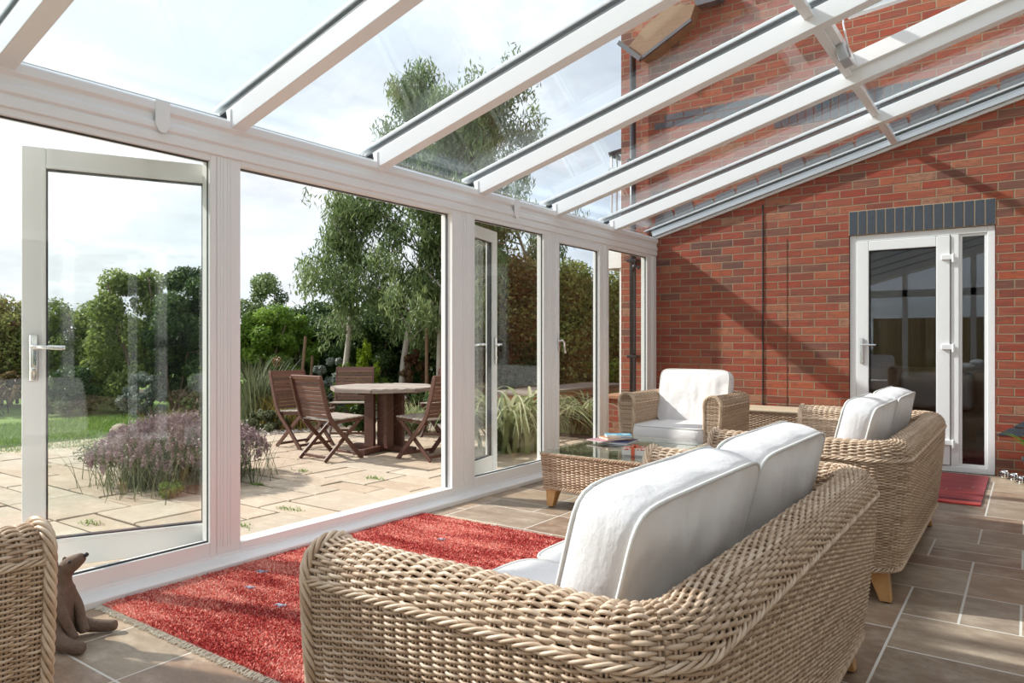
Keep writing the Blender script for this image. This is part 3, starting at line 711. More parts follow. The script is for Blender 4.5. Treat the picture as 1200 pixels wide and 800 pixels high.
def cushion_mesh(w, d, t, puff=.35, rc=.05, seed=0, wr=.006, nr=18, na=96, e=.72, sag=0.):
    """soft box cushion; returns mesh V,F and the two piping outlines"""
    def outline(i):
        a = 2*PI*i/na; p = 10.
        c, s = math.cos(a), math.sin(a)
        q = (abs(c)**p + abs(s)**p)**(-1/p); return c*q*w/2, s*q*d/2
    O = [outline(i) for i in range(na)]
    def wob(x, y, z, k=1.): return noise.noise(Vector((x*7+seed*3.1, y*7, z*7+seed)))*wr*k + noise.noise(Vector((x*22+seed, y*9, z*20)))*wr*.45*k
    V = []; F = []; pipes = []
    for side in (1, -1):
        base = len(V)
        V.append((0, 0, side*t/2*(1+puff*.35)))
        for r in range(1, nr+1):
            q = r/nr; q = 1-(1-q)**1.25
            for i in range(na):
                x, y = O[i][0]*q, O[i][1]*q
                edge = max(0, 1-q**4)
                crease = abs(math.sin(i*2*PI/na*11+seed))*.004*max(0, (q-.7)/.3)*(1-q)*4
                h = t/2*(e + (1-e+puff*.35)*edge) + (wob(x, y, side)-crease)*min(1, edge*2.5)
                V.append((x, y, side*h))
        for i in range(na):
            j = (i+1) % na
            F.append((base, base+1+i, base+1+j) if side > 0 else (base, base+1+j, base+1+i))
        for r in range(nr-1):
            a = base+1+r*na; b = a+na
            for i in range(na):
                j = (i+1) % na
                F.append((a+i, b+i, b+j, a+j) if side > 0 else (a+i, a+j, b+j, b+i))
        pipes.append([V[base+1+(nr-1)*na+i] for i in range(na)])
        if side > 0: top = base+1+(nr-1)*na
        else: bot = base+1+(nr-1)*na
    prev = top; nb_ = 5
    for b in range(1, nb_+1):
        if b == nb_: cur = bot
        else:
            cur = len(V); q = b/nb_; z = t/2*e*(1-2*q); bul = .012*math.sin(PI*q)
            for i in range(na):
                l = math.hypot(*O[i]); x, y = O[i][0]*(1+bul/l), O[i][1]*(1+bul/l)
                V.append((x+wob(x,y,z,.4), y+wob(y,x,z,.4), z))
        for i in range(na):
            j = (i+1) % na; F.append((prev+i, cur+i, cur+j, prev+j))
        prev = cur
    return V, F, pipes
def cushion(name, parent, w, d, t, loc, rot=(0,0,0), seed=0, **kw):
    V, F, pipes = cushion_mesh(w, d, t, seed=seed, **kw)
    mb = MB(); mb.add(V, F); o = mb.build(name, M['fabric'], parent, True); o.location = loc; o.rotation_euler = rot
    for p in pipes:
        pp = MB().tube(p, .0048, 6, closed=True).build('piping', M['piping'], o, True)
    return o
def taper_leg(parent, x, y, sx, sy, h=.15):
    mb = MB(); a, b = .043, .023
    cx, cy = x+sx*.05, y+sy*.05
    vs = [(x-a,y-a,h),(x+a,y-a,h),(x+a,y+a,h),(x-a,y+a,h),(cx-b,cy-b,.006),(cx+b,cy-b,.006),(cx+b,cy+b,.006),(cx-b,cy+b,.006)]
    mb.add(vs, [(0,1,2,3),(7,6,5,4),(0,4,5,1),(1,5,6,2),(2,6,7,3),(3,7,4,0)])
    l = mb.build('leg', M['oak'], parent, bevel=.004)
    MB().lathe([(0,0),(.013,0),(.013,.007),(0,.007)], 12, (cx,cy,0)).build('glide', M['gasket'], l)
    return l
def make_seat(name, label, Wd, Dp, ncush, pitch=.031, rowp=.0063, r=.0037, amp=.0056, detail=1, group=None, backh=.46):
    t = thing(name, label, 'sofa' if ncush > 1 else 'armchair', group=group)
    P, s = make_shell(Wd, Dp)
    L1, L2, L3, tot = s['L1'], s['L2'], s['L3'], s['tot']
    mid1 = L1 + L2*.5; mid2 = L1 + L2*1.5 + L3
    rows_out = np.arange(s['zb']-s['zb']+.012, s['v_seam']-.008, rowp)
    rows_roll = np.arange(s['v_seam']+.012, s['v_roll']+.01, rowp*1.12)
    rows_in = np.arange(s['v_roll']+.018, s['vmax'], rowp*1.3)
    vg = np.linspace(0, s['vmax'], 50)
    def panel(nm, ua, ub, extra=()):
        parts = [surf(P, np.linspace(ua, ub, 40), vg, .006)]
        parts.append(strands(P, ua, ub, rows_out, pitch, r, amp))
        parts.append(strands(P, ua, ub, rows_roll, pitch*1.1, r*1.15, amp*1.05, par0=1))
        parts.append(strands(P, ua, ub, rows_in, pitch, r, amp*.9, k=4, sub=3))
        # stakes
        st = []
        for u in np.arange(ua+pitch*.0, ub, pitch):
            for du in (-.0045, .0045):
                vv = np.linspace(.004, s['vmax'], 46); pos, nor = P(np.full(46, u+du), vv)
                V = np.stack([pos + nor*math.cos(2*PI*j/4)*.0034 + np.cross(nor, np.gradient(pos, axis=0)/ (np.linalg.norm(np.gradient(pos, axis=0), axis=1, keepdims=True)+1e-9))*math.sin(2*PI*j/4)*.0034 for j in range(4)], 1)
                idx = np.arange(46*4).reshape(46,4); a = idx[:-1]; b = idx[1:]
                st.append((V.reshape(-1,3), np.stack([a, np.roll(a,-1,1), np.roll(b,-1,1), b], -1).reshape(-1,4), np.full(46*4, .55)))
        parts += st
        parts += list(extra)
        V, F, T = join(parts); return np_mesh(nm, V, F, M['rattan'], t, True, T)
    # arm front panels
    rr, tk, zc = s['rr'], s['tk'], s['zc']
    def front(xs):
        def Pf(u, v):
            z = v; o = np.interp(z, s['pr'][:14,1][::1], s['pr'][:14,0]); zz_ = np.clip(z-zc, 0, rr*.999)
            half_cut = rr - np.sqrt(rr*rr - zz_**2)
            out = o - half_cut; inn = -tk + half_cut + 0*z
            off = inn + (out-inn)*u
            x = xs*(Wd/2 + off)
            return np.stack([x, np.zeros_like(x)-.0, z], -1), np.stack([np.zeros_like(x), -np.ones_like(x), np.zeros_like(x)], -1)
        rows = np.arange(s['zb']+.01, s['zt']-.012, rowp*1.1)
        n = 13; U = np.linspace(0.06, .94, n); UU, VV = np.meshgrid(U, rows); pos, nor = Pf(UU, VV)
        off = amp*.8*np.cos(PI*(UU-.06)/.22 + PI*np.arange(len(rows))[:,None]); c = pos + nor*off[...,None]
        k = 5; V = np.stack([c + np.array([0,-1,0])*math.cos(2*PI*j/k)*r + np.array([0,0,1])*math.sin(2*PI*j/k)*r for j in range(k)], 2)
        idx = np.arange(len(rows)*n*k).reshape(len(rows), n, k); a = idx[:,:-1]; b = idx[:,1:]
        F = np.stack([a, np.roll(a,-1,2), np.roll(b,-1,2), b], -1).reshape(-1,4)
        W1 = (V.reshape(-1,3), F, np.repeat(RNG.uniform(0,1,len(rows)), n*k))
        z2 = np.linspace(s['zb'], s['zt']-.002, 20); bk = surf(Pf, np.linspace(0,1,3), z2, .004)
        # braid round the outline
        pts = [(xs*(Wd/2+a_), -.002, b_) for a_, b_ in s['pr'] if b_ >= .2 or a_ > -tk*.6]
        pts2 = [(xs*(Wd/2+a_+(.004 if a_ > -tk*.4 else -.004)), .004, b_+(.004 if b_ > zc else 0)) for a_, b_ in s['pr'] if b_ >= .2 or a_ > -tk*.6]
        return [W1, bk, braid(pts2, .0098, .0058, lay=.135, k=6, strands_n=5)]
    def line(v, ua, ub, lift=.006, n=160):
        u = np.linspace(ua, ub, n); pos, nor = P(u, np.full(n, v)); return pos + nor*lift
    def trims(ua, ub): return [braid(line(s['v_seam']+.002, ua, ub, .004), .0062, .0040, step=.007, lay=.11, strands_n=4), braid(line(.002, ua, ub, .002), .0085, .0055, step=.008), braid(line(s['v_roll']+.012, ua, ub), .006, .0045, step=.012)]
    panel('arm', .0, mid1, front(-1) + trims(0, mid1))
    panel('backrest', mid1, mid2, trims(mid1, mid2))
    panel('arm', mid2, tot, front(1) + trims(mid2, tot))
    # seat rail and deck
    iw = Wd - 2*tk
    def Pr(u, v): return np.stack([u, np.full_like(u, .012), v], -1), np.stack([0*u, -np.ones_like(u), 0*u], -1)
    V, F, T = join([strands(Pr, -iw/2, iw/2, np.arange(s['zb']+.01, .30, rowp), pitch, r, amp), surf(Pr, np.linspace(-iw/2, iw/2, 3), np.array([s['zb'], .31]), .004),
                    braid([(x, .008, s['zb']) for x in np.linspace(-iw/2, iw/2, 30)], .0085, .0055), braid([(x, .006, .30) for x in np.linspace(-iw/2, iw/2, 30)], .0085, .0055)])
    np_mesh('seat_rail', V, F, M['rattan'], t, True, T)
    MB().box(-iw/2-.01, iw/2+.01, .02, Dp-tk, .16, .295).build('seat_deck', M['rattan_in'], t)
    x0, y0 = Wd/2-.13, .10
    for sx in (-1, 1):
        for y, sy in ((y0, -1), (Dp-.13, 1)): taper_leg(t, sx*x0, y, sx*.5, sy*.8)
    return t, iw
def add_cushions(t, iw, Dp, n, front=-.045, bh=.43, lean=14, bt=.155, tk=.125, seeds=(1,2,3,4)):
    w = iw/n
    for i in range(n):
        x = -iw/2 + w*(i+.5)
        cushion('seat_cushion', t, w-.006, Dp-tk-front-.06, .155, (x, (Dp-tk-.06+front)/2, .297+.078+.004*(i%2)), seed=seeds[i], puff=.12, e=.88, wr=.003)
        a = R(90-lean)
        sh = .09 if n > 1 else .0; wb = (iw-sh)/n; xb = -(iw-sh)/2 + wb*(i+.5)
        cushion('back_cushion', t, wb+.004, bh, bt, (xb, Dp-tk-.135, .425+bh/2*math.cos(R(lean))), (R(90)+R(-lean), 0, 0), seed=seeds[-1-i], puff=.24, e=.80, wr=.012)

SW, SD = 1.80, .84
sofa, iw = make_seat('rattan_sofa', 'large woven rattan sofa with two plump white back cushions, nearest the camera', SW, SD, 2)
add_cushions(sofa, iw, SD, 2)
sofa.location = (2.045, 1.905, 0); sofa.rotation_euler = (0,0,R(-90))
dup(sofa, (2.045, 4.30, 0), R(-90), 'farther woven rattan sofa with cream cushions, in front of the white house door')
AW, AD = .86, .84
arm, iwa = make_seat('rattan_armchair', 'rattan armchair with white cushions standing in the corner against the brick wall', AW, AD, 1)
add_cushions(arm, iwa, AD, 1, seeds=(5,6), bh=.46)
arm.location = (.935, 5.47, 0)
dup(arm, (1.01, .755, 0), R(180), 'rattan armchair cut off by the left edge of the picture, beside the brown animal figure')

# ------------------------------------------------------------------ coffee table, books, end bench
ct = thing('coffee_table', 'low woven rattan coffee table with a glass top', 'coffee table', (.965, 4.70, 0))
cw, cl_, zt_ = .78, 1.12, .375
def rect_path(hw, hl, rc, n=10):
    pts = []
    for cx, cy, a0 in ((hw-rc, hl-rc, 0), (-hw+rc, hl-rc, 90), (-hw+rc, -hl+rc, 180), (hw-rc, -hl+rc, 270)):
        for i in range(n+1):
            a = R(a0 + 90*i/n); pts.append((cx+rc*math.cos(a), cy+rc*math.sin(a), math.cos(a), math.sin(a)))
    pts.append(pts[0]); return np.array(pts)
def weave_box(name, parent, hw, hl, z0, z1, rc=.04, flare=.02, pitch=.036, rowp=.0085, r=.0048, amp=.006, both=True):
    pp = rect_path(hw, hl, rc); d = np.concatenate([[0], np.cumsum(np.hypot(np.diff(pp[:,0]), np.diff(pp[:,1])))]); L = d[-1]
    pitch = L/(2*round(L/pitch/2))
    def Pb(u, v):
        x, y, nx, ny = [np.interp(u, d, pp[:,i]) for i in range(4)]; f = flare*(v-z1)/(z1-z0)
        return np.stack([x+nx*f, y+ny*f, v], -1), np.stack([nx, ny, 0*v], -1)
    parts = [strands(Pb, 0, L, np.arange(z0+.012, z1-.012, rowp), pitch, r, amp), surf(Pb, np.linspace(0, L, 90), np.array([z0, z1]), .007)]
    for z in (z0, z1):
        u = np.linspace(0, L, 300); pos, nor = Pb(u, np.full(300, z)); parts.append(braid(pos, .008, .0056))
    V, F, T = join(parts); return np_mesh(name, V, F, M['rattan'], parent, True, T)
weave_box('side_panel', ct, cw/2, cl_/2, .135, .365)
MB().box(-cw/2+.03, cw/2-.03, -cl_/2+.03, cl_/2-.03, .14, .155).build('base_board', M['rattan_in'], ct)
def Pt(u, v): return np.stack([u, v, np.full_like(u, .352)], -1), np.stack([0*u, 0*u, np.ones_like(u)], -1)
V, F, T = join([strands(Pt, -cw/2+.02, cw/2-.02, np.arange(-cl_/2+.02, cl_/2-.02, .010), .036, .0045, .005, k=4), surf(Pt, np.linspace(-cw/2+.01, cw/2-.01, 3), np.linspace(-cl_/2+.01, cl_/2-.01, 3), .006)])
np_mesh('woven_top', V, F, M['rattan'], ct, True, T)
M['tableglass'] = glass_mat('table_glass', (.80,.88,.85), .06, k=1.)
MB().box(-cw/2-.002, cw/2+.002, -cl_/2-.002, cl_/2+.002, .372, .380).build('glass_top', M['tableglass'], ct, bevel=.0015)
for sx in (-1,1):
    for sy in (-1,1): taper_leg(ct, sx*(cw/2-.075), sy*(cl_/2-.075), sx*.3, sy*.3, .138)

def book(name, label, x, y, z, w, h, t, rz_, cover, pages=(.86,.83,.76), group=None, deco=None, spine=None):
    b = thing(name, label, 'book', (x, y, z), R(rz_), group=group)
    cm = cover if not isinstance(cover, tuple) else simple(label[:20], cover, .3)
    MB().box(-w/2,w/2,-h/2,h/2,0,.002).box(-w/2,w/2,-h/2,h/2,t-.002,t).box(-w/2,-w/2+.002,-h/2,h/2,.002,t-.002).build('cover', cm, b, bevel=.0008)
    MB().box(-w/2+.002,w/2-.003,-h/2+.003,h/2-.003,.002,t-.002).build('pages', simple('pages_'+name, pages, .8), b)
    if deco: deco(b, w, h, t)
    return b
def cov(name, c0, c1, scale=14, thr=.5, c2=None):
    t = NT(name); n1 = t.noise(t.obj(), scale, 3)
    st = [(0, c0), (thr, c1)] + ([(thr+.12, c2)] if c2 else [])
    return t.bsdf(t.ramp(n1, st, 'CONSTANT'), .22)
ZT = .380
book('book', 'large dark blue book at the bottom of the stack on the coffee table', .82, 4.86, ZT, .20, .26, .016, 8, (.025,.035,.11))
book('book', 'pink covered magazine on the left of the book stack', .735, 4.80, ZT+.0165, .17, .24, .010, -18, (.52,.25,.30))
book('book', 'orange book beneath the light blue paperback on the coffee table', .785, 4.85, ZT+.027, .15, .20, .014, -35, (.68,.30,.12))
book('book', 'light blue paperback on top of the stack on the glass table', .80, 4.87, ZT+.0415, .135, .19, .016, -55, cov('blue_cover', (.10,.42,.66), (.16,.52,.74), 20, .45, (.65,.80,.86)))
def ribbon(b, w, h, t):
    mr = simple('orange_ribbon', (.72,.14,.06), .4)
    MB().box(-.012,.012,-h/2-.001,h/2+.001,-.0,t+.0012).box(-w/2-.001,w/2+.001,-.012,.012,0,t+.0012).build('ribbon_band', mr, b)
    mb = MB()
    for a in range(7):
        an = 2*PI*a/7; p = [(math.cos(an)*s*.038, math.sin(an)*s*.038, t+.002+.014*math.sin(PI*s)) for s in (0,.25,.5,.75,1)]
        for i in range(4):
            q0, q1 = Vector(p[i]), Vector(p[i+1]); sd_ = Vector((-math.sin(an), math.cos(an), 0))*.008*(1-.4*abs(i-1.5))
            mb.add([q0-sd_, q0+sd_, q1+sd_, q1-sd_, q0-sd_+Vector((0,0,.001)), q0+sd_+Vector((0,0,.001)), q1+sd_+Vector((0,0,.001)), q1-sd_+Vector((0,0,.001))], [(0,3,2,1),(4,5,6,7),(0,1,5,4),(1,2,6,5),(2,3,7,6),(3,0,4,7)])
    mb.build('bow', mr, b, True)
gb = thing('gift_box', 'small white gift box tied with an orange red ribbon on the coffee table', 'gift box', (1.165, 4.40, ZT), R(12))
MB().box(-.075,.075,-.055,.055,0,.034).build('box', simple('white_card', (.80,.76,.72), .5), gb, bevel=.002)
MB().box(-.077,.077,-.057,.057,.034,.046).build('lid', cov('patterned_lid', (.80,.74,.70), (.66,.16,.09), 60, .52), gb, bevel=.002)
ribbon(gb, .154, .114, .046)

bn = thing('wicker_bench', 'low wicker bench with pale flat top against the brick wall, behind the armchair', 'bench', (1.50, 7.06, 0))
weave_box('woven_body', bn, .50, .20, .03, .465, rc=.02, flare=.0, pitch=.03, rowp=.011, r=.005)
MB().box(-.52,.52,-.22,.22,.47,.50).build('bench_top', simple('pale_bench_top', (.52,.42,.30), .6, var=.15), bn, bevel=.012, seg=3)
for sx in (-1,1):
    for sy in (-1,1): MB().box(sx*.46-.02,sx*.46+.02,sy*.16-.02,sy*.16+.02,0,.05).build('foot', M['oak'], bn)

# ------------------------------------------------------------------ rugs
def rug_mat(name, cs, sc, k=1.):
    t = NT(name); p = t.pos()
    n1 = t.noise(t.map(p, sc), 1., 4, .6); n2 = t.noise(t.map(p, (2,9,2)), 1., 5, .6); a = t.attr()
    f = t.math('ADD', t.math('ADD', t.math('MULTIPLY', n1, .55), t.math('MULTIPLY', n2, .45)), t.math('MULTIPLY', t.math('SUBTRACT', a, .5), .22))
    f = t.math('ADD', t.math('MULTIPLY', t.math('SUBTRACT', f, .5), k), .5)
    c = t.ramp(f, cs)
    return t.bsdf(c, .95, None, Specular_IOR_Level=.1, Sheen_Weight=.2)
M['rug'] = rug_mat('red_rug_pile', [(.34, (.34,.024,.024)), (.44, (.60,.085,.068)), (.52, (.76,.21,.165)), (.62, (.86,.42,.34))], (1.3,4.2,1), 1.35)  # noise stretched along x puts shading bands into the pink and red pile
rg = thing('red_rug', 'large shaggy red rug lying between the glass wall and the near sofa', 'rug', (1.0,2.5,0))
RX0, RX1, RY0, RY1 = .085, 1.95, 1.50, 3.52
MB().box(RX0,RX1,RY0,RY1,.001,.010).build('rug_backing', M['rug'], rg, world=True)
n = 230000
x = RNG.uniform(RX0, 1.95, n); y = RNG.uniform(RY0, RY1, n)
ed = RNG.random(n) < 1; P_ = np.stack([x, y, np.full(n, .009)], 1)
ang = RNG.uniform(0, 2*PI, n); ln_ = RNG.uniform(.003,.009, n); hh = RNG.uniform(.004,.009, n)
d = np.stack([np.cos(ang)*ln_, np.sin(ang)*ln_, hh], 1); sd_ = np.stack([-np.sin(ang), np.cos(ang), 0*ang], 1)*.0022
V = np.stack([P_-sd_, P_+sd_, P_+d*1.0+sd_*.8, P_+d-sd_*.8], 1).reshape(-1,3) - np.array([1.0,2.5,0])
F = np.arange(n*4).reshape(n,4)
pile = np_mesh('pile', V, F, M['rug'], rg, False, np.repeat(RNG.uniform(0,1,n), 4)); pile['kind'] = 'stuff'
fr = MB()
for k in range(420):
    x_ = RX0 + (RX1-RX0)*(k+.5)/420; fr.tube([(x_,RY0+.004,.009),(x_+random.gauss(0,.004),RY0-.016,.006),(x_+random.gauss(0,.008),RY0-random.uniform(.022,.036),.003)], .0017, 4)
f_ = fr.build('fringe', simple('cream_fringe', (.66,.60,.50), .9), rg, world=True); f_['kind'] = 'stuff'
mo = simple('rug_motif', (.30,.30,.38), .9); mw = simple('rug_motif_pale', (.72,.62,.58), .9)
for (mx, my, s_) in [(.27,2.16,1.),(.42,1.99,.8),(.72,1.93,.9),(.55,2.35,.8),(1.05,1.83,1.0),(.9,2.55,.8),(.33,2.75,.8),(.6,3.1,.8),(1.2,2.2,.8)]:
    mb = MB()
    for a, b, c_, d_ in ((-.022,.018,-.009,.007),(-.02,-.013,-.022,-.009),(.008,.015,-.022,-.009),(.014,.026,.0,.016)):
        mb.box(mx+a*s_, mx+b*s_, my+c_*s_, my+d_*s_, .012, .0185)
    mb.build('animal_motif', mo, rg, world=True)
# second rug (door mat)
M['mat'] = rug_mat('door_mat_wool', [(.36, (.26,.012,.02)), (.46, (.56,.05,.04)), (.54, (.70,.15,.11)), (.62, (.78,.40,.30))], (.8,9,1), 1.2)
dm = thing('door_mat', 'striped red woven mat on the floor in front of the house door', 'mat', (2.7,6.5,0))
MB().box(2.13,3.03,5.90,7.20,.001,.012).build('mat_body', M['mat'], dm, bevel=.004, world=True)
MB().box(2.14,3.025,6.02,6.04,.012,.0135).build('dark_stripe', simple('navy_stripe', (.03,.015,.03), .9), dm, world=True)
mb = MB()
for k in range(50): mb.tube([(2.15+k*.0178,5.90,.007),(2.15+k*.0178+random.uniform(-.004,.004),5.885,.003)], .0014, 4)
mb.build('fringe', M['mat'], dm, world=True)
for k in range(9): MB().box(2.3+k*.08, 2.315+k*.08, 6.38+.1*(k%3), 6.395+.1*(k%3), .012, .0135).build('motif', mo, dm, world=True)

# ------------------------------------------------------------------ brown animal figure
def skin(name, mat, pts, edges, parent, sub=2, disp=0):
    me = bpy.data.meshes.new(name); me.from_pydata([p[:3] for p in pts], edges, [])
    o = bpy.data.objects.new(name, me); COL.objects.link(o); o.parent = parent; me.materials.append(mat)
    m = o.modifiers.new('skin', 'SKIN'); m.use_smooth_shade = True
    for i, p in enumerate(pts):
        r = p[3]; me.skin_vertices[0].data[i].radius = r if isinstance(r, tuple) else (r, r)
    me.skin_vertices[0].data[0].use_root = True
    s = o.modifiers.new('sub', 'SUBSURF'); s.levels = sub; s.render_levels = sub
    return o
M['plush'] = simple('brown_grey_fabric', (.17,.115,.085), .9, bumpy=.004, bscale=120, var=.35)
kg = thing('meerkat_figure', 'small brown sitting animal figure with snout raised, on the floor by the glass wall', 'animal figure', (.345,1.235,0), R(35))
# local +x = facing direction (towards the right of the picture)
pts = [(-.03,0,.065,(.062,.066)), (-.022,0,.125,(.054,.056)), (-.006,0,.175,(.040,.042)), (.004,0,.215,(.030,.030)), (.006,0,.252,(.029,.029)),
       (.020,0,.278,(.036,.035)), (.046,0,.294,(.031,.030)), (.068,0,.308,(.023,.022)), (.082,0,.317,(.016,.016))]
ed = [(i,i+1) for i in range(8)]
n0 = len(pts)
for s_ in (-1,1):
    b = len(pts); pts += [(.010,s_*.040,.170,.022),(.034,s_*.046,.115,.019),(.050,s_*.036,.060,.018),(.066,s_*.032,.022,.022)]; ed += [(2,b),(b,b+1),(b+1,b+2),(b+2,b+3)]
    b = len(pts); pts += [(.0,s_*.062,.050,.036),(.06,s_*.085,.030,.027),(.118,s_*.100,.024,.023),(.148,s_*.106,.026,.024)]; ed += [(0,b),(b,b+1),(b+1,b+2),(b+2,b+3)]
b = len(pts); pts += [(-.09,-.02,.03,.022),(-.13,.02,.018,.014)]; ed += [(0,b),(b,b+1)]
body = skin('body', M['plush'], pts, ed, kg)
for s_ in (-1,1):
    MB().ball((-.006, s_*.026, .292), .010, .006, .014, 10, 8).build('ear', M['plush'], kg, True)
    MB().ball((.044, s_*.0285, .303), .0052, nu=10, nv=8).build('eye', M['gasket'], kg, True)
MB().ball((.089,0,.321), .0085, nu=10, nv=8).build('nose', M['gasket'], kg, True)
kg.scale = (1.03,)*3

# plant pot and jars by the brick wall right of the door
pt = thing('potted_plant', 'dark pot with arching green leaves at the right edge beside the door', 'potted plant', (3.37,6.88,0))
MB().lathe([(0,0),(.07,0),(.11,.20),(.12,.21),(.12,.235),(.105,.235),(.10,.215),(0,.21)], 28).build('pot', simple('dark_pot', (.03,.035,.035), .4), pt, True)
M['leafg'] = leaf_mat('glossy_leaf', (.08,.20,.02), (.30,.50,.06), rough=.3)
blades('foliage', M['leafg'], np.array([[random.gauss(0,.02), random.gauss(0,.02), .21] for _ in range(26)]), .26, .042, .7, pt, seg=6, lean=.35)
for i, (x, y) in enumerate(((3.135,7.24),(3.20,7.13),(3.255,7.02))):
    j = thing('candle_jar', ['small silver and black candle jar next to the door frame', 'small silver and black candle jar, middle of the row beside the plant pot', 'small silver and black candle jar closest to the dark plant pot'][i], 'candle jar', (x,y,0), group='candle jars by the wall')
    MB().lathe([(0,0),(.030,0),(.034,.01),(.034,.055),(.030,.062),(.026,.062),(.03,.05),(.03,.01),(0,.008)], 20).build('jar', M['chrome'], j, True)
    mb = MB()
    for z in (.015,.035): 
        for k in range(0,20,2): mb.box(.0345*math.cos(k*PI/10)-.004,.0345*math.cos(k*PI/10)+.004,.0345*math.sin(k*PI/10)-.004,.0345*math.sin(k*PI/10)+.004,z,z+.010)
    mb.build('dark_band', M['gasket'], j)

# ------------------------------------------------------------------ garden furniture
def patio_chair(label, x, y, rz_, first=None):
    if first is not None: return dup(first, (x, y, PZ), R(rz_), label)
    c = thing('folding_chair', label, 'garden chair', (x, y, PZ), R(rz_), group='folding chairs around the garden table')
    W2 = .25
    # faces -y; back at +y. side stiles run from back top down and forward to the front foot
    def curve(pts, n=14):
        out = []
        for i in range(n+1):
            t = i/n*(len(pts)-1); k = min(int(t), len(pts)-2); f = t-k
            p0 = Vector(pts[max(k-1,0)]); p1 = Vector(pts[k]); p2 = Vector(pts[k+1]); p3 = Vector(pts[min(k+2,len(pts)-1)])
            out.append(.5*((2*p1)+(p2-p0)*f+(2*p0-5*p1+4*p2-p3)*f*f+(3*p1-p0-3*p2+p3)*f**3))
        return out
    for s_ in (-1,1):
        pts = curve([(s_*W2,.34,.885),(s_*W2,.27,.62),(s_*W2,.19,.42),(s_*W2,-.02,.20),(s_*W2,-.20,.0)])
        mb = MB()
        for a, b in zip(pts[:-1], pts[1:]): mb.bar(a, b+(b-a)*.08, .024, .045, (0,1,.3))
        mb.build('back_leg_stile', M['teak'], c, bevel=.003)
        MB().bar((s_*(W2-.03),-.20,.425),(s_*(W2-.03),.26,0.01),.022,.040,(0,1,1)).build('leg', M['teak'], c, bevel=.003)
        MB().bar((s_*(W2-.03),-.24,.43),(s_*(W2-.03),.22,.40),.022,.035).build('seat_rail', M['teak'], c, bevel=.003)
    mb = MB()
    for i in range(10):
        t = i/9; z = .475 + t*.375; yy = .213 + (z-.42)*.27 + .0
        mb.bar((-W2+.012,yy-.012,z),(W2-.012,yy-.012,z),.012,.036,(0,.27,1),col=random.random())
    mb.bar((-W2-.01,.335,.885),(W2+.01,.335,.885),.024,.04,(0,.27,1)); mb.build('backrest', M['teak'], c, bevel=.002)
    mb = MB()
    for i in range(9):
        yy = -.23 + i*.05; mb.box(-W2-.0,W2+.0,yy,yy+.042,.447-.0026*i,.462-.0026*i,col=random.random())
    mb.build('seat', M['teak_top'], c, bevel=.003)
    for yy, z in ((.21,.045),(-.17,.05)): MB().bar((-W2+.02,yy,z),(W2-.02,yy,z),.02,.03).build('stretcher', M['teak'], c, bevel=.003)
    return c
TX, TY = -2.78, 5.98
c1 = patio_chair('brown folding garden chair with its slatted back to the room, front left of the table', -2.85, 5.27, 176)
patio_chair('brown folding garden chair on the left, half hidden behind the front left chair', -3.78, 5.66, 92, c1)
patio_chair('brown folding garden chair on the far side of the table facing the room', -4.12, 6.68, 38, c1)
patio_chair('brown folding garden chair at the right side of the table, next to the door post', -2.02, 5.88, -92, c1)
patio_chair('brown folding garden chair behind the right hand chair, mostly hidden by the door post', -3.0, 7.3, 14, c1)
tb = thing('garden_table', 'octagonal weathered wooden garden table on a brown pedestal, on the patio', 'garden table', (TX, TY, PZ), R(10))
mb = MB(); n8 = 8; R8 = .63; Zt = .745
def octx(y):  # half width of octagon at y
    a = R8*math.cos(PI/8); return min(a, a*math.sqrt(2)-abs(y)) if abs(y) <= a else 0
k = -.58
while k < .57:
    w0 = min(octx(k), octx(k+.078)); mb.box(-w0, w0, k, k+.078, Zt-.022, Zt, col=random.random()); k += .083
mb.build('tabletop', M['teak_top'], tb, bevel=.002)
mb = MB(); ra = R8*math.cos(PI/8)
for i in range(8):
    a0, a1 = PI/8+i*PI/4, PI/8+(i+1)*PI/4
    mb.bar((R8*math.cos(a0)*.985,R8*math.sin(a0)*.985,Zt-.028),(R8*math.cos(a1)*.985,R8*math.sin(a1)*.985,Zt-.024),.030,.038)
mb.build('table_edge', M['teak_top'], tb, bevel=.002)
for x, y, w, d in ((-.13,-.10,.13,.045),(.13,-.10,.045,.13),(.12,.12,.13,.045),(-.12,.12,.045,.13),(0,0,.12,.12)):
    MB().box(x-w/2,x+w/2,y-d/2,y+d/2,.05 if w != .12 else .03,Zt-.05).build('pedestal_post', M['teak'], tb, bevel=.004)
for a in (0, 90): 
    c_, s_ = math.cos(R(a)), math.sin(R(a))
    MB().bar((-.42*c_,-.42*s_,.035),(.42*c_,.42*s_,.035),.07,.06).build('base_beam', M['teak'], tb, bevel=.005)
    MB().bar((-.46*c_,-.46*s_,Zt-.05),(.46*c_,.46*s_,Zt-.05),.06,.05).build('top_bearer', M['teak'], tb, bevel=.004)
# long orange timber table beyond the phormium
lt = thing('timber_table', 'long low orange brown timber table outside beyond the striped leaved plant', 'garden table', (-2.35, 9.1, PZ))
MB().box(-.35,.35,-1.3,1.5,.55,.585).build('tabletop', M['teak_top'], lt, bevel=.004)
mb = MB(); mb.box(-.33,.33,-1.28,-1.24,.46,.55).box(-.33,.33,1.44,1.48,.46,.55).box(-.33,-.29,-1.24,1.44,.46,.55).box(.29,.33,-1.24,1.44,.46,.55); mb.build('apron', M['orangewood'], lt, bevel=.003)
for sx in (-1,1):
    for y in (-1.25,.15,1.45): MB().box(sx*.31-.035,sx*.31+.035,y-.035,y+.035,0,.46).build('leg', M['orangewood'], lt, bevel=.004)

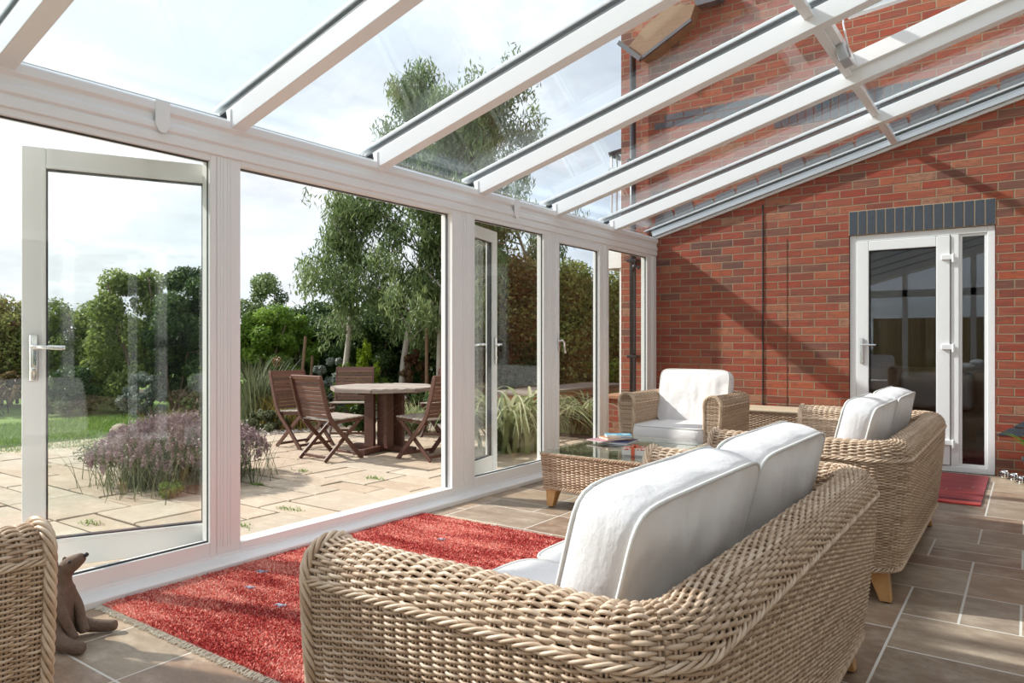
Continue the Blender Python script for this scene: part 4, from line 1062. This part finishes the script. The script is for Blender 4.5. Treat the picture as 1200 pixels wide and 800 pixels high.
# ------------------------------------------------------------------ planting
def at(px, D, z=PZ):
    u = (px-600)/850*D; f = R(35.5); return Vector((3.30 - math.sin(f)*D + math.cos(f)*u, math.cos(f)*D + math.sin(f)*u, z))
def leaves(name, mat, C, Rr, n, size, parent, droop=0., aspect=.5, shell=.55, rng=RNG, lump=.25, local=None):
    """leaf cards through a set of ellipsoid clumps. C (m,3), Rr (m,3)"""
    C = np.asarray(C, float); Rr = np.asarray(Rr, float); m = len(C)
    w = (Rr[:,0]*Rr[:,1]*Rr[:,2])**(2/3); w /= w.sum()
    ci = rng.choice(m, n, p=w); d = rng.normal(size=(n,3)); d /= np.linalg.norm(d, axis=1, keepdims=True)
    rad = shell + (1-shell)*rng.random(n)**.6; rad *= 1 + lump*(rng.random(n)-.5)
    P = C[ci] + d*Rr[ci]*rad[:,None]
    # orientation
    nrm = d + rng.normal(size=(n,3))*.7; nrm /= np.linalg.norm(nrm, axis=1, keepdims=True)
    L = rng.normal(size=(n,3)); L[:,2] -= droop*2.2; L -= nrm*(L*nrm).sum(1, keepdims=True)*(1-droop*.5); L /= np.linalg.norm(L, axis=1, keepdims=True)
    S = np.cross(nrm, L); S /= np.linalg.norm(S, axis=1, keepdims=True)
    sz = size*rng.uniform(.6,1.35,n)[:,None]; a = aspect
    V = np.stack([P - L*sz*.5, P + S*sz*a*.5 - L*sz*.05, P + L*sz*.5, P - S*sz*a*.5 - L*sz*.05], 1).reshape(-1,3)
    if parent is not None: V = V - np.array(parent.location)
    F = np.arange(n*4).reshape(n,4)
    ctint = rng.uniform(0,1,m)
    ti = np.clip(ctint[ci]*.4 + rng.uniform(0,.6,n), 0, 1)
    return np_mesh(name, V, F, mat, parent, False, np.repeat(ti,4))
M['stake'] = simple('weathered_stake', (.26,.17,.10), .9, bumpy=.004, bscale=40, var=.3)
M['bark'] = simple('grey_brown_bark', (.16,.115,.08), .9, bumpy=.01, bscale=30, var=.4)
M['palebark'] = simple('pale_eucalyptus_bark', (.42,.38,.32), .8, bumpy=.004, bscale=20, var=.3)
LM = dict(dark=leaf_mat('dark_leaves', (.025,.055,.018), (.085,.15,.04), (.20,.28,.09), .4),
          olive=leaf_mat('olive_leaves', (.085,.12,.03), (.27,.34,.09), (.55,.60,.22), .45),
          bright=leaf_mat('bright_leaves', (.07,.14,.016), (.22,.36,.05), (.42,.55,.11), .42),
          euc=leaf_mat('eucalyptus_leaves', (.07,.11,.038), (.20,.28,.105), (.42,.50,.24), .42),
          red=leaf_mat('reddish_leaves', (.075,.028,.020), (.19,.10,.045), (.22,.25,.07), .4),
          mixed=leaf_mat('mixed_hedge_leaves', (.20,.065,.045), (.24,.27,.08), (.48,.56,.19), .45),
          yellow=leaf_mat('conifer_leaves', (.09,.16,.01), (.30,.42,.02), (.46,.55,.05)),
          silver=leaf_mat('silver_leaves', (.10,.12,.10), (.22,.26,.22), (.38,.42,.37)),
          purple=leaf_mat('lavender_flowers', (.20,.13,.13), (.36,.25,.27), (.50,.40,.40)),
          lavg=leaf_mat('lavender_stems', (.07,.09,.05), (.16,.19,.09), (.26,.29,.16)),
          straw=leaf_mat('straw_grass', (.16,.11,.03), (.32,.24,.06), (.36,.36,.10)),
          varie=leaf_mat('striped_leaves', (.13,.17,.06), (.36,.40,.18), (.66,.64,.42), .3, .35),
          rust=leaf_mat('rust_leaves', (.15,.07,.03), (.27,.19,.08), (.34,.32,.14)))
def clumps(c, w, d, z0, z1, m, r, rng=random, rise=0):
    C = []; Rr = []
    for i in range(m):
        q = rng.random()*.999; z = z0 + (z1-z0)*q; k = math.sqrt(max(.05, 1-(max(0, q-.45)/.62)**2))
        a = rng.uniform(0, 2*PI); t = math.sqrt(rng.random())
        C.append((c.x+math.cos(a)*t*w*k, c.y+math.sin(a)*t*d*k, z)); s = r*rng.uniform(.6,1.2); Rr.append((s, s, s*rng.uniform(.7,1.1)))
    return C, Rr
def bush(name, label, cat, c, w, d, h, mat, n, size, group=None, m=26, z0=.15, r=None, trunk=True, aspect=.55, droop=0., sticks=8, shell=.5, bark='bark'):
    t = thing(name, label, cat, (c.x, c.y, PZ), group=group)
    r = r or max(.10, min(w, h)*.32)
    if h < 1.3 and r > .07: r *= .62; m = int(m*2.4); shell = .15; z0 = 0; sticks = 5
    C, Rr = clumps(c, w*.8, d*.8, PZ+z0+r*.5, PZ+h-r*.7, m, r)
    leaves('foliage', mat, C, Rr, n, size, t, droop, aspect, shell)
    if trunk:
        mb = MB()
        for i in range(sticks):
            e = Vector(random.choice(C)) - c; b = Vector((random.gauss(0,w*.15), random.gauss(0,d*.15), 0)); e.z = max(.3, e.z-.0)
            mid = (b+e)*.5 + Vector((random.gauss(0,.05), random.gauss(0,.05), .1)); e.z = C[i][2]-PZ
            k_ = .3 if h < 1.3 else 1.; mb.tube([b, mid, e], [.035*k_,.025*k_,.010*k_], 6)
        mb.build('stems', M[bark], t, True)
    return t
TG = 'hedge and trees along the garden boundary'
bush('hedge_tree', 'dark reddish olive bushy tree at far left edge beyond the lawn', 'tree', at(10,14.5), 1.25, 1.0, 2.25, LM['mixed'], 26000, .075, TG, 40)
bush('hedge_tree', 'olive tree beyond the lawn, seen through the left door leaf near its handle', 'tree', at(95,14.5), 1.1, 1.0, 2.15, LM['olive'], 24000, .075, TG, 36)
bush('hedge_tree', 'rounded dark green tree beyond the lawn in the middle of the left door glass', 'tree', at(160,13.6), .85, .9, 2.55, LM['olive'], 24000, .07, TG, 36)
bush('hedge_tree', 'taller dark evergreen beyond the lawn, behind the right stile of the left door', 'tree', at(213,13.4), .85, .9, 2.70, LM['dark'], 26000, .07, TG, 36)
bush('hedge_tree', 'dark shrub mass beyond the lawn outside the left picture edge', 'tree', at(-110,14), 1.5, 1.2, 2.3, LM['olive'], 16000, .09, TG, 36)
bush('hedge_shrub', 'rusty brown shrub at the lawn edge, by the far left of the picture', 'shrub', at(2,12.6), .35, .5, .78, LM['rust'], 6000, .05, None, 12)
bush('hedge_shrub', 'dark green low shrub mass at the back of the lawn', 'shrub', at(75,12.8), .8, .5, .85, LM['dark'], 12000, .06, None, 20)
bush('silver_shrub', 'pale silvery shrub at the back of the lawn, behind the lavender', 'shrub', at(168,12.2), .42, .4, .72, LM['silver'], 7000, .045, None, 14)
bush('hedge_shrub', 'dark rounded shrub behind the lawn, next to the left door hinge side', 'shrub', at(232,12.2), .35, .4, .75, LM['dark'], 6000, .05, None, 12)
bush('hedge_tree', 'bright green hedge bush just right of the wide white post', 'tree', at(300,13.2), .80, .9, 1.88, LM['bright'], 26000, .07, TG, 34)
bush('hedge_tree', 'bright green hedge bush beside the leaning garden stake', 'tree', at(345,13.6), .50, .8, 1.82, LM['bright'], 16000, .07, TG, 24)
bush('hedge_tree', 'greyish loose tree rising behind the bright green hedge', 'tree', at(305,18.5), .95, .9, 2.95, LM['euc'], 12000, .08, TG, 26, z0=.8)
bush('hedge_tree', 'dark green shrub mass behind the pale eucalyptus trunk', 'tree', at(392,14.2), .85, .8, 1.75, LM['dark'], 24000, .07, TG, 30)
bush('hedge_tree', 'dark green shrub mass behind the yellow green conifer', 'tree', at(450,14.0), .85, .8, 1.95, LM['dark'], 24000, .07, TG, 30)
bush('hedge_tree', 'dark green shrub mass behind the straight tree stake', 'tree', at(520,13.6), .85, .8, 2.0, LM['dark'], 24000, .07, TG, 30)
bush('hedge_tree', 'dark reddish purple shrub right of the conifer, beyond the garden table', 'shrub', at(487,12.2), .34, .3, 1.15, LM['red'], 10000, .05, None, 16)
bush('hedge_tree', 'reddish green hedge seen through the fixed pane behind the open door leaf', 'tree', at(600,13.2), 1.05, .9, 2.80, LM['mixed'], 48000, .065, TG, 90, r=.42)
bush('hedge_tree', 'olive green hedge seen through the pane with the lever handle', 'tree', at(668,13.0), 1.0, .9, 2.70, LM['olive'], 48000, .065, TG, 90, r=.42)
bush('hedge_tree', 'olive green hedge seen left of the brick corner of the house', 'tree', at(730,13.6), .9, .8, 2.75, LM['olive'], 30000, .065, TG, 60, r=.42)
bush('hedge_tree', 'dark shrub low behind the long timber table', 'shrub', at(615,12.4), 1.1, .4, 1.0, LM['dark'], 18000, .06, None, 24)
bush('hedge_tree', 'green shrub low behind the right end of the timber table', 'shrub', at(690,12.6), .9, .4, 1.1, LM['bright'], 14000, .06, None, 24)
for i, (px, D, lab) in enumerate(((370,16,'dark hedge far behind the bright green bush'),(440,16,'dark hedge far behind the conifer'),(520,16,'dark hedge far behind the straight stake'),(600,16,'dark hedge far behind the reddish green hedge'),(680,16,'dark hedge far behind the olive hedge right of the window handle'),(760,16,'dark hedge far behind the brick house corner'),(40,17.5,'dark hedge far behind the trees left of the left door leaf'),(140,17.5,'dark hedge far behind the rounded tree in the left door glass'),(240,17.5,'dark hedge far behind the wide white post'))):
    bush('far_hedge', lab, 'hedge', at(px,D), 1.0, .6, (2.15 if px > 300 else 1.7), LM['dark'], 15000, .085, None, 26, z0=0.)
# eucalyptus trees
def euc(label, base, H, lean, spread, n, seed, zlo, nb=26, group=TG, bias=(0,0)):
    rnd = random.Random(seed); t = thing('eucalyptus_tree', label, 'tree', (base.x, base.y, PZ), group=None)
    mb = MB(); tr = []
    for i in range(13):
        q = i/12; tr.append(Vector((lean[0]*q + .12*math.sin(q*5+seed), lean[1]*q + .10*math.sin(q*6.3+seed*2), H*.88*q)))
    mb.tube(tr, [.055*(1-.8*i/12)+.006 for i in range(13)], 8); mb.build('trunk', M['palebark'], t, True)
    C = []; Rr = []; mb = MB()
    for b in range(nb):
        q = rnd.uniform(zlo, .97); i = min(11, int(q*12)); p = tr[i].lerp(tr[i+1], q*12-i)
        a = rnd.uniform(0, 2*PI); L = spread*(1-.55*abs(q-.55)/.45)*rnd.uniform(.5,1.05)
        e = p + Vector((math.cos(a)*L + bias[0]*q, math.sin(a)*L + bias[1]*q, rnd.uniform(.1,.75)))
        m1 = p.lerp(e, .5) + Vector((0,0,rnd.uniform(.05,.25)))
        mb.tube([p, m1, e], [.018,.012,.005], 5)
        for k in range(5):
            f = rnd.uniform(.35,1.05); c = p.lerp(e, f) + Vector((rnd.gauss(0,.14), rnd.gauss(0,.14), rnd.uniform(-.28,.1)))
            C.append((base.x+c.x, base.y+c.y, PZ+c.z)); s = rnd.uniform(.13,.30); Rr.append((s, s, s*rnd.uniform(1.,1.6)))
    mb.build('branches', M['palebark'], t, True)
    leaves('foliage', LM['euc'], C, Rr, n, .115, t, .85, .22, .1)
    return t
euc('slender eucalyptus with a pale bent trunk rising left of the yellow green conifer', at(397,12.4), 4.2, (.35,.35), 1.0, 11000, 3, .36, 24)
euc('tall dense eucalyptus growing behind the garden table, its crown showing above the roof bars', at(478,12.3), 6.2, (.1,.2), 1.35, 26000, 5, .22, 48)
euc('tall eucalyptus beside the straight brown stake, its crown seen through the glass roof', at(510,11.6), 5.9, (.45,.25), 1.3, 26000, 8, .24, 44, bias=(.4,.3))
euc('eucalyptus whose drooping sprays hang above the reddish hedge', at(640,14.6), 5.0, (-.4,-.6), 1.4, 9000, 12, .5, 24, bias=(-.3,-.3))
# conifer, stakes
cf_ = thing('golden_conifer', 'small yellow green conifer glowing behind the garden table', 'conifer', tuple(at(428,12.2)))
C = []; Rr = []; c0 = at(428,12.2)
for i in range(60):
    q = random.random()**1.3; C.append((c0.x+random.gauss(0,.26*(1.15-q)), c0.y+random.gauss(0,.26*(1.15-q)), PZ+.25+q*.93)); Rr.append((.10*(1.3-q), .10*(1.3-q), .17))
leaves('foliage', LM['yellow'], C, Rr, 20000, .055, cf_, -.6, .25, .2)
MB().tube([(0,0,0),(0,0,.6)], [.03,.012], 7).build('trunk', M['bark'], cf_, True)
for (px, D, h, dx, lab) in ((350,12.8,1.35,.10,'leaning brown wooden stake in front of the bright green hedge'),(500,11.9,1.75,.0,'straight brown timber stake supporting the tall eucalyptus'),(362,13.0,1.0,.05,'short dark stake right of the leaning one')):
    b_ = at(px, D); tag(MB().tube([(b_.x,b_.y,PZ-.05),(b_.x+dx,b_.y+dx*.7,PZ+h)], .028, 8).build('tree_stake', M['stake']), lab, 'stake')
# low shrub and grass bed
bush('silver_shrub', 'silvery green feathery shrub left of the conifer beyond the patio chairs', 'shrub', at(385,12.0), .38, .35, 1.05, LM['silver'], 8000, .05, None, 14)
bush('low_shrub', 'dark green leafy shrub under the table between the chairs', 'shrub', at(424,10.0), .30, .28, .42, LM['dark'], 5000, .05, None, 12, z0=.02)
bush('low_shrub', 'dark green low planting behind the left hand garden chairs', 'shrub', at(372,11.2), .55, .4, .62, LM['dark'], 9000, .05, None, 16, z0=.02)
bush('low_shrub', 'dark green low planting behind the right hand garden chairs', 'shrub', at(520,11.2), .75, .4, .62, LM['dark'], 9000, .05, None, 16, z0=.02)
bush('low_shrub', 'rosemary like low mound at the patio edge beside the tall grass tuft', 'shrub', at(312,10.2), .42, .35, .30, LM['lavg'], 8000, .035, None, 14, z0=.0, trunk=False)
bush('dry_shrub', 'straggly shrub with dry beige flower heads behind the tall grass', 'shrub', at(328,11.2), .22, .2, 1.05, LM['rust'], 1500, .05, None, 12, z0=.3)
g0 = at(303,10.9)
gr = thing('tall_grass', 'tall upright green ornamental grass tuft right of the wide white post', 'grass tuft', tuple(g0))
blades('blades', LM['lavg'], np.array([[random.gauss(0,.11), random.gauss(0,.11), 0] for _ in range(420)]), .88, .016, .25, gr, seg=5, lean=.28)
gr = thing('straw_grass', 'yellowish arching grass beside the left garden chair', 'grass tuft', tuple(at(338,10.6)))
blades('blades', LM['straw'], np.array([[random.gauss(0,.20), random.gauss(0,.16), 0] for _ in range(600)]), .48, .012, .45, gr, seg=4, lean=.4)
gr = thing('striped_grass', 'pale striped grass clump seen between the table pedestal and right chair', 'grass tuft', tuple(at(480,10.0)))
blades('blades', LM['varie'], np.array([[random.gauss(0,.12), random.gauss(0,.12), 0] for _ in range(420)]), .44, .014, .75, gr, seg=5, lean=.7)
gr = thing('straw_grass', 'orange brown grass tuft behind the lavender at the lawn edge', 'grass tuft', tuple(at(205,8.6)))
blades('blades', LM['rust'], np.array([[random.gauss(0,.17), random.gauss(0,.14), 0] for _ in range(500)]), .42, .012, .35, gr, seg=4, lean=.4)
# stone at lawn edge
mb = MB(); mb.ball((0,0,.08), .16, .12, .12, 12, 8); st = mb.build('garden_rock', simple('rock', (.36,.30,.22), .9, bumpy=.02, bscale=12, var=.4), None, True)
st.location = at(141,9.4); tag(st, 'pale brown rock at the lawn edge behind the lavender', 'rock')
# lavender
lv = thing('lavender_bush', 'broad lavender bush with faded purple flower spikes on the patio', 'lavender', (-2.95,3.62,PZ))
cl_pts = np.array([[random.gauss(0,.26), random.gauss(0,.26), 0] for _ in range(2600)])
blades('stems', LM['lavg'], cl_pts, .40, .007, .25, lv, seg=4, lean=.55)
c0 = Vector((-2.95,3.62,PZ)); C = []; Rr = []
for i in range(1100):
    a = random.uniform(0,2*PI); t = math.sqrt(random.random())*.76; h = .60*math.sqrt(max(0,1-(t/.86)**2))
    C.append((c0.x+math.cos(a)*t, c0.y+math.sin(a)*t, PZ+h-random.random()*.09)); Rr.append((.014,.014,.055))
leaves('flowers', LM['purple'], C, Rr, 24000, .020, lv, 0, .6, .2)
C = [(c0.x+random.gauss(0,.27), c0.y+random.gauss(0,.27), PZ+random.uniform(.10,.34)) for _ in range(50)]
leaves('foliage', LM['lavg'], C, [(.15,.15,.11)]*50, 26000, .035, lv, -.3, .3, .2)
bush('low_shrub', 'small bright green weed clump at the foot of the lavender', 'shrub', Vector((-2.38,3.17,PZ)), .10, .10, .14, LM['bright'], 700, .03, None, 6, z0=0, r=.05, trunk=False)
# phormium
ph = thing('phormium', 'large clump of arching striped sword leaves outside the two middle panes', 'phormium', (-1.60,6.85,PZ))
blades('leaves', LM['varie'], np.array([[random.gauss(0,.12), random.gauss(0,.12), 0] for _ in range(150)]), 1.0, .056, .80, ph, seg=12, lean=.5, hv=.35, fall=.42)
ph = thing('phormium', 'smaller clump of striped sword leaves behind the large one, beside the timber table', 'phormium', (-1.75,8.75,PZ))
blades('leaves', LM['varie'], np.array([[random.gauss(0,.10), random.gauss(0,.10), 0] for _ in range(110)]), .76, .038, .7, ph, seg=10, lean=.45, fall=.4)
# gravel strip and bed
n = 5200; gx = []; 
while len(gx) < n:
    x = random.uniform(-6.2,-3.2); y = random.uniform(5.6, 9.3)
    if 8.15 < y + (x+4.4)*.35 + .15*math.sin(x*3) < 8.75 or (x < -4.95 + .1*math.sin(y*4) and x > -5.7 and y < 7.6): gx.append((x, y))
V = []; F = []; T = []
for (x, y) in gx:
    b = len(V); s = random.uniform(.010,.028); z = PZ+random.uniform(-.01,.012); a = random.random()*6
    for k in range(4): V.append((x+s*math.cos(a+k*PI/2), y+s*math.sin(a+k*PI/2)*.8, z))
    V.append((x, y, z+s*.7)); V.append((x, y, z-s*.3))
    for k in range(4): F.append((b+k, b+(k+1)%4, b+4)); F.append((b+(k+1)%4, b+k, b+5))
    T += [random.random()]*6
t_ = NT('pebbles'); M['peb'] = t_.bsdf(t_.ramp(t_.attr(), [(0,(.36,.29,.23)),(.5,(.55,.48,.41)),(1,(.74,.70,.64))]), .8)
tag(np_mesh('gravel', V, F, M['peb'], None, True, T), 'pale gravel along the planting bed at the edge of the patio', 'gravel', kind='stuff')
struct(MB().box(-6.9,-3.1,8.45,12,PZ-.1,PZ-.022).box(-16,-6.85,8.6,24,PZ-.1,PZ-.02).build('planting_bed', M['soil']))
